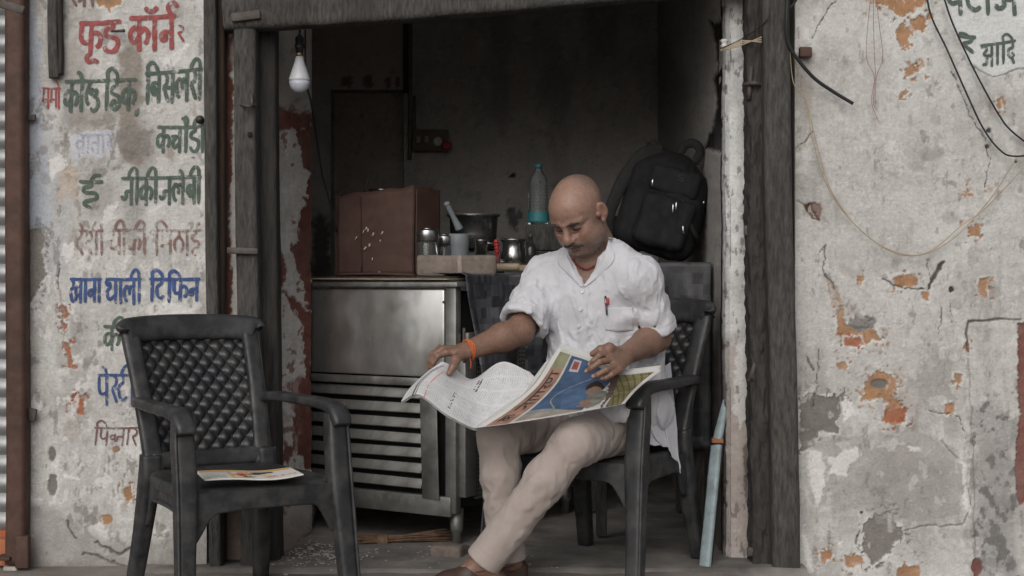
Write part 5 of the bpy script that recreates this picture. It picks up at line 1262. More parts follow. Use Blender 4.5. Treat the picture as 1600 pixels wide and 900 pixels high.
mk('compression_strap', *sweep([W(.06, -.075, .05), W(.11, -.10, -.03), W(.165, -.06, -.09), W(.172, .0, -.11)], .018, .005, up=(0, 1, 0), n=8, ex=4, m=20), M['bagstrap'], bp, world=True)
for a, b in (((1020, 279), (1019, 291)), ((1052, 318), (1051, 334)), ((1057, 315), (1056, 329)), ((1067, 352), (1068, 366)), ((1100, 314), (1099, 319))):
    mk('zip_pull', *sweep([P(*a, 5.405), P((a[0] + b[0]) / 2, (a[1] + b[1]) / 2, 5.402), P(*b, 5.405)], .006, .003, up=(0, 1, 0), n=8, ex=3, m=6), M['zip'], bp, world=True)
mk('emblem', *sweep([W(.055, -.088, .115), W(.04, -.090, .118), W(.042, -.091, .107), W(.056, -.091, .104), W(.055, -.09, .094), W(.04, -.088, .096)], .0022, .002, up=(0, 1, 0), n=6, m=24), M['iron'], bp, world=True)
# ================================================================== the man
man = thing('person', 'bald man with moustache in white kurta and beige trousers, seated reading a newspaper', 'person', (.33, 0, 0))
HO = np.array([.216, -.24, 1.208])           # centre of the head, at eye level between the ears
yaw, pit, rol = R(34), R(37), R(3)
f0 = np.array([-math.sin(yaw), -math.cos(yaw), 0]); zz_ = np.array([0, 0, 1.])
hy = f0 * math.cos(pit) - zz_ * math.sin(pit); hz = f0 * math.sin(pit) + zz_ * math.cos(pit); hx = np.cross(hz, -hy) * 1.0
hx = np.array([math.cos(yaw), -math.sin(yaw), 0])
hx, hz = hx * math.cos(rol) + hz * math.sin(rol), hz * math.cos(rol) - hx * math.sin(rol)
HR = np.stack([hx, hy, hz], 1)
def Hd(x, y, z): return HO + HR @ np.array([x, y, z], float)
def hell(c, r, ax=None, an=0):
    Rm = HR if ax is None else HR @ np.array(Matrix.Rotation(an, 3, ax))
    return f_ell(Hd(*c), r, Rm)
def hcap(a, b, ra, rb=None): return f_cap(Hd(*a), Hd(*b), ra, rb)
TY = R(32)
tf = np.array([-math.sin(TY), -math.cos(TY), 0]); tl = np.array([math.cos(TY), -math.sin(TY), 0]); TR = np.stack([tl, tf, zz_], 1)
SHR, SHL = np.array([.115, -.060, .995]), np.array([.412, -.245, .985])
ELR, WRR = np.array([.025, -.20, .815]), np.array([-.150, -.315, .756])
ELL, WRL = np.array([.478, -.19, .795]), np.array([.350, -.415, .745])
NECK = np.array([.268, -.135, 1.085])
H = []
U = lambda p, k=.015: H.append(('u', p, k))
S_ = lambda p, k=.01: H.append(('s', p, k))
# skull and face
U(hell((0, -.014, .032), (.0785, .098, .086)), .01)
U(hell((0, .034, .034), (.068, .060, .058)), .03)
U(hell((0, .030, -.030), (.0665, .060, .070)), .03)
U(hell((0, .034, -.083), (.058, .050, .038)), .03)
U(hell((0, .010, -.082), (.068, .052, .040)), .03)
U(hell((0, .078, -.098), (.023, .019, .018)), .025)
for s in (-1, 1):
    U(hell((s * .041, .062, -.036), (.027, .027, .027)), .02)
    U(hell((s * .050, .045, -.068), (.022, .034, .030)), .02)
    U(hcap((s * .009, .0925, .0155), (s * .052, .0745, .0145), .0095, .008), .014)
    S_(hell((s * .033, .105, -.004), (.021, .022, .0135)), .012)
    U(hell((s * .034, .0755, -.006), (.0175, .0160, .0130)), .003)          # lowered lid over the eye
    U(hcap((s * .020, .0885, -.0165), (s * .046, .080, -.0155), .0035, .003), .006)   # lower lid and bag
    S_(hcap((s * .0195, .0925, -.0105), (s * .047, .0835, -.0105), .0016), .002)      # lash slit
    U(hell((s * .0170, .0970, -.041), (.0110, .0130, .0100)), .006)
    S_(hell((s * .0075, .104, -.0505), (.0042, .006, .0035)), .003)
    S_(hcap((s * .023, .1005, -.044), (s * .039, .0865, -.076), .0032), .009)           # fold beside the mouth
    # ear: shell, rim, hollow, lobe
    U(hell((s * .0845, -.014, -.010), (.0085, .0195, .0310), 'Z', s * .42), .008)
    S_(hell((s * .0930, -.010, -.004), (.0075, .0115, .0190), 'Z', s * .42), .004)
    U(hell((s * .0830, -.002, -.038), (.0065, .0095, .0105)), .006)
    U(hell((s * .079, .010, -.012), (.005, .0055, .008)), .005)
U(hcap((0, .090, .006), (0, .1105, -.030), .0090, .0125), .012)
U(hell((0, .1130, -.0380), (.0158, .0140, .0130)), .008)
U(hell((0, .074, -.064), (.036, .030, .026)), .02)
U(hcap((-.016, .0985, -.0655), (.016, .0985, -.0655), .0065), .008)
for s in (-1, 1): U(hcap((0, .0985, -.0780), (s * .017, .0935, -.0765), .0065, .0045), .006)
S_(hcap((-.023, .1000, -.0722), (.023, .1000, -.0722), .0018), .003)
S_(hcap((-.010, .0965, -.089), (.010, .0965, -.089), .004), .010)
for s in (-1, 1):
    S_(hcap((s * .058, .070, -.004), (s * .068, .052, .002), .0014), .006)
    S_(hcap((s * .022, .094, -.024), (s * .044, .080, -.026), .0016), .008)
for s in (-1, 1): S_(hcap((s * .004, .0985, .008), (s * .0055, .0995, .026), .0014), .006)   # frown lines
# neck, with the fold under the chin
U(f_cap(Hd(0, -.028, -.050), NECK, .060, .066), .03)
U(hell((0, .030, -.112), (.048, .040, .026)), .03)
S_(hcap((-.05, .045, -.128), (.05, .045, -.128), .003), .012)
# trunk (mostly under the shirt)
TRK = [('u', f_cap(NECK, (.27, -.118, .96), .072, .092), .05), ('u', f_ell((.275, -.112, .905), (.150, .096, .150), TR), .05), ('u', f_ell((.30, -.065, .72), (.15, .11, .17), TR), .05), ('u', f_ell((.33, -.01, .53), (.17, .13, .10), TR), .05),
       ('u', f_cap(NECK - (0, 0, .03), SHR, .046, .046), .04), ('u', f_cap(NECK - (0, 0, .03), SHL, .046, .046), .04)]
H += TRK
for sh, el, wr in ((SHR, ELR, WRR), (SHL, ELL, WRL)):
    m = el + (wr - el) * .3
    H += chain([sh, el], [.049, .045], .03) + chain([el, m, wr], [.047, .047, .0295], .02)
HIP_L, KN_L, AN_L = np.array([.41, -.05, .495]), np.array([.196, -.432, .472]), np.array([-.088, -.395, .098])
HIP_R, KN_R, AN_R = np.array([.25, .05, .495]), np.array([-.048, -.275, .478]), np.array([-.015, -.255, .085])
for hp, kn, an in ((HIP_L, KN_L, AN_L), (HIP_R, KN_R, AN_R)): H += chain([hp, kn, an], [.075, .055, .036], .03)
def foot(an, d, side):
    d = np.array([*d, 0.]); d /= np.linalg.norm(d); n = np.array([-d[1], d[0], 0])
    heel = np.array([an[0], an[1], .036]) - d * .035; ball = np.array([an[0], an[1], .030]) + d * .115
    out = [('u', f_cap(an, heel, .034, .032), .02), ('u', f_cap(an - (0, 0, .01), ball, .034, .026), .03), ('u', f_cap(ball - n * .022, ball + n * .022, .022), .02)]
    for k in range(5):
        b = ball + n * (.030 - .0145 * k) * side; out.append(('u', f_cap(b, b + d * (.052 - .006 * k) - (0, 0, .010), .0115 - .001 * k, .0095 - .0008 * k), .004))
    return out, heel, ball, d, n
fl, hl, bl_, dl, nl_ = foot(AN_L, (-.98, -.20), -1)
fr, hr_, br_, dr, nr = foot(AN_R, (-.80, -.60), 1)
H += fl + fr
# hands
def hand(wr, palm, fingers, thumb, back):
    """palm: list of knuckles index..little; fingers: joints past each knuckle"""
    out = []
    c = np.mean(palm, 0)
    for k, kn in enumerate(palm):
        b = wr + (kn - c) * .55
        out.append(('u', f_cap(b, kn, .0155, .0118), .014))
        pts = [kn] + [np.asarray(q, float) for q in fingers[k]]
        rs = [.0115, .0100, .0088, .0074] if k < 3 else [.0100, .0088, .0078, .0066]
        out += chain(pts, rs[:len(pts)], .004)
    tb = [np.asarray(q, float) for q in thumb]
    out += chain([wr + (tb[0] - wr) * .25] + tb, [.018, .0145, .0118, .0098][:len(tb) + 1], .010)
    return out
def px3(l): return [P(*q) for q in l]
# right hand (left in the picture): fingers over the top edge and behind the sheet, thumb in front
kR = px3([(697, 551, 4.545), (692, 546, 4.565), (688, 545, 4.585), (686, 549, 4.605)])
fR = [px3([(684, 556, 4.535), (677, 567, 4.538), (676, 577, 4.545)]), px3([(680, 553, 4.560), (674, 565, 4.562), (673, 574, 4.566)]), px3([(676, 553, 4.585), (671, 564, 4.588), (671, 573, 4.59)]), px3([(676, 556, 4.605), (672, 565, 4.608), (672, 572, 4.61)])]
H += hand(WRR, kR, fR, px3([(712, 562, 4.515), (708, 573, 4.490), (702, 583, 4.478)]), None)
# left hand: fingers bent over the folded edge, seen from the back
kL = px3([(950, 551, 4.415), (955, 562, 4.395), (962, 571, 4.385), (968, 578, 4.385)])
fL = [px3([(936, 556, 4.385), (927, 564, 4.385), (922, 569, 4.395)]), px3([(937, 566, 4.352), (924, 575, 4.350), (917, 580, 4.362)]), px3([(947, 578, 4.345), (935, 585, 4.345), (928, 588, 4.355)]), px3([(956, 585, 4.352), (947, 590, 4.352), (941, 591, 4.360)])]
H += hand(WRL, kL, fL, px3([(952, 543, 4.425), (938, 546, 4.415), (926, 553, 4.420)]), None)
lo = np.array([-.36, -.62, -.01]); hi = np.array([.62, .22, 1.37])
V, Q = net(H, lo, hi, .0028)
V = relax(V, Q, 1, .35)
# skin tone: darker arms and neck, reddish nose, ears and cheeks, stubble shadow, scalp, eye-socket shade
hp = (V - HO) @ HR
base = np.tile(np.array([.275, .168, .128]), (len(V), 1))
def tint(m, col, k=1):
    global base
    a = (m * k)[:, None]; base = base * (1 - a) + np.asarray(col) * a
dist = lambda c, r: np.clip(1 - np.linalg.norm((hp - np.asarray(c)) / np.asarray(r), axis=1), 0, 1)
head = smooth(.19, .15, np.linalg.norm(hp, axis=1))
tint(1 - head, (.205, .120, .088), 1)
tint(head * smooth(.06, .10, hp[:, 2]) * smooth(.02, -.03, hp[:, 1]), (.20, .135, .110), .7)         # cropped scalp at the back
tint(head * smooth(-.02, -.05, hp[:, 1]) * smooth(-.06, -.02, hp[:, 2]), (.17, .115, .095), .7)
tint(head * smooth(-.045, -.075, hp[:, 2]) * smooth(-.02, .03, hp[:, 1]), (.185, .130, .108), .75)    # shaved jaw
for s in (-1, 1):
    tint(dist((s * .042, .075, -.036), (.032, .04, .028)), (.30, .145, .108), .8)
    tint(dist((s * .082, -.005, -.01), (.03, .04, .05)), (.26, .13, .10), .9)
    tint(np.clip(dist((s * .034, .092, -.004), (.030, .03, .021)) * 1.8, 0, 1), (.115, .068, .055), .85)  # brow shadow over the eye sockets, tinted into the skin colour
    tint(np.clip(dist((s * .0335, .090, -.0115), (.0190, .022, .0036)) * 4, 0, 1), (.025, .016, .014), .95)
tint(dist((0, .115, -.04), (.024, .03, .022)), (.30, .15, .115), .9)
tint(np.clip(dist((0, .10, -.0725), (.027, .02, .013)) * 2.2, 0, 1), (.22, .085, .072), .85)
tint(np.clip(dist((0, .10, -.0722), (.025, .03, .0028)) * 3, 0, 1), (.07, .025, .022), .9)
base *= (.88 + .24 * fbm3(V * 45, 3))[:, None]
st_ = head * (smooth(-.04, -.07, hp[:, 2]) * smooth(-.03, .03, hp[:, 1]) + smooth(.02, -.06, hp[:, 1]) * .8); base *= (1 - .35 * st_ * smooth(.5, .7, fbm3(V * 420, 2)))[:, None]
base *= (1 - .10 * (1 - head) * smooth(.55, .7, fbm3(V * (260, 260, 160), 2)))[:, None]
for q in (fR, fL):
    for f in q: tint(np.clip(1.4 - np.linalg.norm(V - f[-1], axis=1) / .016, 0, 1), (.27, .15, .115), .7)
body = mk('body', V, Q, M['skin'], man, cols=base, world=True)
# nails
def nail(p, q, n, w=.0052):
    t = q - p; t /= np.linalg.norm(t); n = np.asarray(n, float); n -= t * (n @ t); n /= np.linalg.norm(n); b = np.cross(t, n)
    c = q + n * .0066 - t * .001; V = []
    for a in (-1, -.4, .4, 1):
        for u in np.linspace(-1, 1, 5): V.append(c + t * a * .0055 + b * u * w * (1 - .25 * (a > .5)) - n * (.0022 * u * u))
    return solid(np.array(V), grid_faces(4, 5), .001)
nm_ = mat('fingernail', (.45, .27, .21), .3, bump=0)
for k, (p, q, n) in enumerate(((px3([(708, 573, 4.49)])[0], px3([(702, 583, 4.478)])[0], (0, -1, .25)), *[(f[1], f[2], (-.5, -1, .35)) for f in fL])):
    v_, f_ = nail(p, q, n); mk('fingernail', v_, f_, nm_, body, world=True)
# eyebrows and moustache
for s in (-1, 1):
    V, Q = net(chain([Hd(s * .013, .1010, .0120), Hd(s * .030, .0970, .0165), Hd(s * .050, .0825, .0130), Hd(s * .059, .0720, .008)], [.0022, .0036, .0030, .0012], .004), Hd(s * .034, .085, .012) - .05, Hd(s * .034, .085, .012) + .05, .0016, lambda p, f: f - .0028 * (fbm3(p * 330, 2) - .5))
    mk('eyebrow', V, Q, M['hair'], man, world=True)
V, Q = net(sum([chain([Hd(0, .1055, -.0572), Hd(s * .012, .1050, -.0598), Hd(s * .026, .0970, -.0665), Hd(s * .034, .0885, -.0725)], [.0046, .0062, .0054, .0024], .004) for s in (-1, 1)], []), Hd(0, .09, -.06) - .06, Hd(0, .09, -.06) + .06, .0016, lambda p, f: f - .0034 * (fbm3(p * 300, 2) - .5))
mk('moustache', V, Q, M['hair'], man, world=True)

# ---- kurta
K = []
torso = [('u', f_ell((.272, -.122, .905), (.186, .126, .165), TR), .05), ('u', f_ell((.298, -.082, .72), (.185, .158, .185), TR), .06), ('u', f_ell((.33, -.01, .535), (.200, .165, .125), TR), .06),
         ('u', f_cap(NECK - (0, 0, .020), SHR, .062, .066), .05), ('u', f_cap(NECK - (0, 0, .020), SHL, .062, .066), .05)]
K += torso
SER = SHR + (ELR - SHR) * .86 ; SEL = SHL + (ELL - SHL) * .90
K += [('u', f_cap(SHR, SER, .064, .076), .035), ('u', f_cap(SHL, SEL, .064, .073), .035), ('u', f_cap(P(944, 393, 4.72), SHL, .046, .058), .04), ('u', f_cap(P(1008, 540, 4.80), P(1016, 640, 4.78), .055, .060), .06)]
# tail of the kurta over the lap and hanging beside the seat
K += [('u', f_box(P(958, 640, 4.62), (.085, .05, .035), .03, TR), .05)]
_V, _Q = net(K, (-.10, -.48, .40), (.66, .26, 1.16), .010)
_n = len(_V); _V2, _Q2 = net(H[:40] + TRK[:1], HO - .25, HO + .2, .008)
pre_bvh = BVHTree.FromPolygons([tuple(v) for v in _V] + [tuple(v) for v in _V2], [tuple(int(i) for i in q) for q in _Q] + [tuple(int(i) + _n for i in q) for q in _Q2])
EYEP = Vector((0, -DW, EYE))
def pre(px, py, lift=0):
    d = (Vector(P(px, py, 4.6)) - EYEP).normalized(); h = pre_bvh.ray_cast(EYEP, d)
    return np.array(h[0] - d * lift) if h[0] is not None else P(px, py, 4.55)
VP = pre(911, 448)
def lapel_line(l, n=30): return catmull(np.array([(a, b, 0) for a, b in l]), n)[:, :2]
def vneck(p):
    q = (p - VP) @ TR
    u_ = q[:, 0] + .012 * smooth(0, .1, q[:, 2]); w = np.abs(u_) * .90 - q[:, 2] * np.where(u_ < 0, .40, .58)
    return np.maximum(w, -(q[:, 1] + .11))
K += [('s', (vneck, VP + (0, 0, .1), .20), .008), ('s', f_cap(NECK + (0, 0, .1), NECK - (0, 0, .015) + tf * .01, .074, .066), .008)]
def sleeve_cut(el, dirv, sd):
    dirv = dirv / np.linalg.norm(dirv)
    return [('s', ((lambda p, e=el, d=dirv: np.maximum(np.maximum(-((p - e) @ d), np.linalg.norm(p - e, axis=1) - .112), -np.minimum(np.minimum(torso[0][1][0](p), torso[1][1][0](p)), torso[2][1][0](p)) - .006)), el, .12), .010), ('s', ((lambda p, g=f_cap(el - dirv * .035, el + dirv * .05, .062, .070)[0]: np.maximum(g(p), .012 - np.minimum(np.minimum(torso[0][1][0](p), torso[1][1][0](p)), torso[2][1][0](p)))), el, .13), .006)]
K += sleeve_cut(SER, ELR - SHR, -1) + sleeve_cut(SEL, ELL - SHL, 1)
def arm_q(p, a, b):
    d = (b - a) / np.linalg.norm(b - a); return (p - a) @ d
def foldp(p, f):
    n1 = fbm3(p * (9, 9, 4.5) + 3, 3) - .5; n2 = fbm3(p @ TR * (26, 22, 7) + 8, 2) - .5
    q = (p - VP) @ TR
    n3 = fbm3(p @ TR * (15, 12, 5) + 2 * n1[:, None] + 21, 3); rid = 1 - np.abs(2 * n3 - 1) * 2.2
    n4 = fbm3(p @ TR * (34, 30, 16) + 3 * n1[:, None] + 41, 2); rid2 = np.clip(1 - np.abs(2 * n4 - 1) * 2.6, 0, 1)
    w = .012 * n1 + .008 * n2 - .0062 * np.clip(rid, 0, 1) ** 2 - .0036 * rid2 ** 2 - .001
    # creases running from the armpits and across the belly
    for c, d, fr, am in ((SHR + (.04, 0, -.10), (.75, 0, .66), 70, .006), (SHL + (-.04, 0, -.10), (-.6, .1, .8), 70, .006), (P(900, 560, 4.55), (.1, 0, 1), 80, .007), (SER + (0, 0, .04), (.2, 0, 1), 90, .005), (SEL + (0, 0, .06), (-.35, 0, 1), 85, .0055)):
        r = np.exp(-((p - c) ** 2).sum(1) / .009); w = w + am * r * np.sin((p @ np.asarray(d, float)) * fr + 5 * n1 * 3)
    r = np.exp(-((p - P(1035, 640, 4.8)) ** 2).sum(1) / .02); w = w + .010 * r * np.sin((p @ tl) * 130 + n1 * 8)
    w = w + .0038 * smooth(.0026, .0008, np.abs(q[:, 0] - .021)) * (q[:, 2] < .0) * (q[:, 2] > -.20) - .0022 * (np.abs(q[:, 0]) < .02) * (q[:, 2] < 0) * (q[:, 2] > -.20)
    for a, b, e in ((SHR, ELR, SER), (SHL, ELL, SEL)):
        t = arm_q(p, e, b); near = np.linalg.norm(p - e, axis=1) < .11
        w = w + near * .0022 * smooth(.0025, .0008, np.abs(t + .026))
    return f + w
V, Q = net(K, (-.10, -.48, .28), (.66, .26, 1.16), .0040, foldp)
V = relax(V, Q, 1, .3)
shirt = mk('kurta', V, Q, M['shirt'], man, world=True)
shirt_bvh = BVHTree.FromPolygons([tuple(v) for v in V], [tuple(int(i) for i in q) for q in Q])
def on_shirt(px, py, lift=.002):
    d = Vector(P(px, py, 4.6)) - EYEP; d.normalize()
    h = shirt_bvh.ray_cast(EYEP, d)
    if h[0] is None: return P(px, py, 4.52), np.array([0, -1, 0.])
    n = np.array(h[1]); n = n if n @ np.array(d) < 0 else -n
    return np.array(h[0]) + n * lift, n
# the tail of the kurta hanging loose beside the seat
tn = [[P(*q) for q in r] for r in ([(978, 604, 4.66), (1006, 590, 4.73), (1030, 578, 4.79), (1048, 566, 4.85)], [(984, 648, 4.665), (1012, 640, 4.72), (1034, 630, 4.78), (1053, 632, 4.83)], [(1004, 686, 4.69), (1026, 678, 4.73), (1042, 674, 4.77), (1058, 690, 4.81)], [(1024, 696, 4.71), (1038, 697, 4.74), (1050, 708, 4.77), (1065, 740, 4.80)])]
V, F = patch(tn, 60, 56); tt_ = np.repeat(np.linspace(0, 1, 60), 56); ss_ = np.tile(np.linspace(0, 1, 56), 60)
V = V + (tf * 1.0)[None] * ((.010 * np.sin(ss_ * 17 + tt_ * 2.5) + .006 * np.sin(ss_ * 31 + 2 - tt_ * 5) + .012 * (fbm3(V * 20, 3) - .5)) * np.clip(tt_ * 1.5 + .15, 0, 1))[:, None]
V, F = solid(V, F, .0022); mk('kurta_tail', V, F, M['shirt'], shirt, world=True)
# open collar: two lapels lying back from the neck opening, and the band round the nape
for inner, outer in (([(911, 448), (926, 428), (939, 409), (947, 388), (951, 370)], [(914, 449), (938, 430), (960, 408), (959, 389), (956, 371)]),
                     ([(911, 448), (900, 428), (891, 408), (886, 399)], [(908, 449), (889, 430), (872, 414), (873, 402)])):
    a_ = lapel_line(inner); b_ = lapel_line(outer); rows = []
    for k in range(30):
        t = k / 29; up_ = .004 + .012 * t
        p0, p1 = pre(*a_[k], up_), pre(*b_[k], .005 + .004 * t)
        m_ = (p0 + p1) / 2 + (np.array([0, -1, .3]) * .004 * math.sin(math.pi * t) + 0)
        rows.append([p0, m_, p1])
    V, F = patch(rows, 40, 9); V = relax(V, F, 3, .3); V, F = solid(V, F, .003)
    mk('lapel', V, F, M['shirt'], shirt, world=True)
nb_ = [NECK + tl * .070 + tf * .030 - zz_ * .012, NECK + tl * .052 - tf * .050 + zz_ * .004, NECK - tf * .080 + zz_ * .012, NECK - tl * .055 - tf * .055 + zz_ * .008, NECK - tl * .070 + tf * .015 + zz_ * .004]
V, F = sweep(nb_, .006, .036, up=(0, 0, 1), n=12, ex=4, m=40); mk('collar', V, F, M['shirt'], shirt, world=True)
def place_disc(nm, px, py, prof, m, par):
    c, n = on_shirt(px, py, .001); V, F = lathe(prof, n=16)
    z = Vector(n).to_track_quat('Z', 'Y').to_matrix(); V = V @ np.array(z).T + c
    return mk(nm, V, F, m, par, world=True)
for px, py in ((911, 456), (907, 483), (905, 509)):
    place_disc('button', px, py, [(0, .0035), (.0035, .0035), (.0042, .0045), (.0058, .004), (.0062, .002), (.0058, 0), (0, 0)], M['button'], shirt)
# chest pocket, with a pen and a red cap showing
rows = []
for j in np.linspace(0, 1, 12):
    rows.append([on_shirt(943 + 46 * i + 2 * j, 479 + 38 * j + (6 * (1 - 2 * abs(i - .5)) if j > .95 else 0), .0010)[0] for i in np.linspace(0, 1, 14)])
V = np.array(rows).reshape(-1, 3); V = relax(V, grid_faces(12, 14), 2, .4); V2, F = solid(V, grid_faces(12, 14), .0010)
mk('pocket', V2, F, M['shirt'], shirt, world=True)
c1, n1_ = on_shirt(946, 466, .006); c2, _ = on_shirt(949, 492, .007)
pn = thing('pen', 'black pen clipped in the shirt pocket', 'pen', c2)
mk('barrel', *tube([c1 + (0, 0, .006), c1, c2], [.0034, .0036, .003], n=10, m=8), M['penblack'], pn, world=True)
mk('clip', *tube([c1 + n1_ * .005, c2 + n1_ * .004], .0012, n=6, m=4), M['zip'], pn, world=True)
c3, _ = on_shirt(950, 470, .006); pr = tag(mk('marker_cap', *tube([c3 + (0, 0, .010), c3 - (0, 0, .012)], [.0045, .005], n=10, m=4), M['penred']), 'red pen cap showing over the shirt pocket edge', 'pen')

# ---- trousers
T = []
T += [('u', f_ell((.33, -.0, .52), (.185, .15, .095), TR), .05)]
T += chain([HIP_L, KN_L - (KN_L - HIP_L) * .12, KN_L], [.096, .072, .066], .03) + chain([KN_L, KN_L + (AN_L - KN_L) * .3, AN_L + (KN_L - AN_L) * -.02], [.065, .064, .060], .03)
T += chain([HIP_R, KN_R - (KN_R - HIP_R) * .12, KN_R], [.096, .070, .064], .03) + chain([KN_R, KN_R + (AN_R - KN_R) * .3, AN_R], [.063, .063, .060], .03)
for an, kn in ((AN_L + (KN_L - AN_L) * -.02, KN_L), (AN_R - (0, 0, .015), KN_R)):
    d = (an - kn) / np.linalg.norm(an - kn)
    T += [('s', ((lambda p, e=an, d=d: np.maximum(-((p - e) @ d), np.linalg.norm(p - e, axis=1) - .10)), an, .11), .004), ('s', f_cap(an - d * .05, an + d * .03, .044, .047), .005)]
def tfold(p, f):
    n1 = fbm3(p * (10, 10, 6) + 13, 3) - .5; w = .0055 * n1
    n4 = fbm3(p * (24, 24, 7) + 3 * n1[:, None], 2); w = w + .001 - .0030 * np.clip(1 - np.abs(2 * n4 - 1) * 2.4, 0, 1) ** 2
    for hp, kn, an in ((HIP_L, KN_L, AN_L), (HIP_R, KN_R, AN_R)):
        d1 = (kn - hp) / np.linalg.norm(kn - hp); d2 = (an - kn) / np.linalg.norm(an - kn)
        n2 = fbm3(p * 22 + 3, 2) - .5
        back = kn - d1 * .04 + d2 * .05
        r = np.exp(-((p - back) ** 2).sum(1) / .008); w = w + .0045 * r * np.sin((p @ d1) * 95 + (p @ d2) * 60 + n2 * 6)
        r = np.exp(-((p - (hp + kn) / 2) ** 2).sum(1) / .012); w = w + .0045 * r * np.sin((p @ d1) * 80 + (p[:, 2]) * 60 + n2 * 7)
        r = np.exp(-((p - (kn + d2 * .22)) ** 2).sum(1) / .016); w = w + .004 * r * np.sin((p @ d2) * 55 + (p @ tl) * 75 + n2 * 7)
        t = (p - an) @ d2; w = w + (np.linalg.norm(p - an, axis=1) < .1) * .002 * smooth(.0025, .0008, np.abs(t + .030))
    hem = np.minimum(np.abs((p - AN_L) @ ((AN_L - KN_L) / np.linalg.norm(AN_L - KN_L))) + 9 * (np.linalg.norm(p - AN_L, axis=1) > .12), np.abs((p - AN_R) @ ((AN_R - KN_R) / np.linalg.norm(AN_R - KN_R))) + 9 * (np.linalg.norm(p - AN_R, axis=1) > .12))
    return f + w * smooth(.0, .05, hem)
V, Q = net(T, (-.20, -.58, .02), (.62, .24, .66), .0042, tfold)
V = relax(V, Q, 1, .3)
trs = mk('trousers', V, Q, M['trouser'], man, world=True)
# brown slip-on shoes
for heel, ball, d, n, an in ((hl, bl_, dl, nl_, AN_L), (hr_, br_, dr, nr, AN_R)):
    toe = ball + d * .052 - (0, 0, .006); G_ = [('u', f_cap(heel - d * .004 - (0, 0, .002), ball - (0, 0, .002), .038, .034), .02), ('u', f_cap(ball - n * .018, ball + n * .018, .031), .02), ('u', f_cap(ball, toe, .034, .026), .02),
        ('u', f_cap(heel + d * .085 + (0, 0, .022), ball, .034, .028), .02), ('u', f_cap(np.array([*heel[:2], .012]), np.array([*toe[:2], .010]), .040, .034), .004),
        ('s', f_box(((heel + ball) / 2) * (1, 1, 0) + (0, 0, -.030), (.3, .3, .033), .001), .002), ('s', f_cap(an + (0, 0, .05), an - (0, 0, .030) + d * .006, .05, .037), .006)]
    V, Q = net(G_, heel - .22, heel + .26, .0034); V = relax(V, Q, 1, .3)
    so = mk('shoe', V, Q, M['leather'], man, world=True)
    rimp = [an - (0, 0, .036) + d * (.046 * math.cos(q) + .008) + n * .038 * math.sin(q) + np.array([0, 0, .010 - .006 * math.cos(q)]) for q in np.linspace(0, 2 * math.pi, 24)]
    mk('shoe_rim', *tube(rimp, .0032, n=8), M['leather'], so, world=True)
# bead necklace, orange wrist thread
nk = []
bm_ = BVHTree.FromPolygons([tuple(body.matrix_basis @ v.co) for v in body.data.vertices], [tuple(p.vertices) for p in body.data.polygons])
off = Vector(man.location)
arc = [(896, 405), (899, 411), (903, 416), (908, 419), (914, 421), (920, 420), (927, 417), (934, 412), (939, 406)]
pts = catmull(np.array([(x, y, 0) for x, y in arc]), 34); hit = []
for x, y, _ in pts:
    d = (Vector(P(x, y, 4.6)) - EYEP).normalized(); h = bm_.ray_cast(EYEP - off, d)
    if h[0] is not None: hit.append(np.array(h[0] + off) + np.array([0, -.003, 0]))
sv, sf = lathe([(0, -.0032), (.0026, -.002), (.0034, 0), (.0026, .002), (0, .0032)], n=8)
for k, c in enumerate(hit): nk.append((sv * (1.0 + .35 * (k % 5 == 0)) + c + (0, 0, .0012 * math.sin(k * 2.1)), sf))
if nk:
    nko = thing('bead_necklace', 'red and brown bead necklace round the man\'s neck', 'necklace', hit[len(hit) // 2])
    mk('beads', *join(nk), M['bead'], nko, world=True, kind='stuff')
    mk('cord', *tube(np.array(hit) + (0, .001, 0), .0012, n=6), M['hair'], nko, world=True)
wd_ = (WRR - ELR) / np.linalg.norm(WRR - ELR); c0 = WRR - wd_ * .012
e1 = np.cross(wd_, (0, 0, 1)); e1 /= np.linalg.norm(e1); e2 = np.cross(e1, wd_)
ws = thing('wrist_thread', 'orange thread bracelet on the wrist of the hand near the counter', 'bracelet', c0)
for k in range(3):
    ring = [c0 + wd_ * (k * .004 - .004 + .003 * math.sin(q * 2 + k)) + (e1 * math.cos(q) + e2 * math.sin(q)) * .0335 for q in np.linspace(0, 2 * math.pi, 30)]
    mk('thread_loop', *tube(ring, .0029, n=8), M['orange'], ws, world=True)
tail = c0 + (e2 * -.6 - e1 * 0 + np.array([0, -.6, 0])) * .034
mk('thread_end', *tube([tail, tail + (.004, -.006, -.022), tail + (.002, -.004, -.04)], .002, n=6, m=10), M['orange'], ws, world=True)
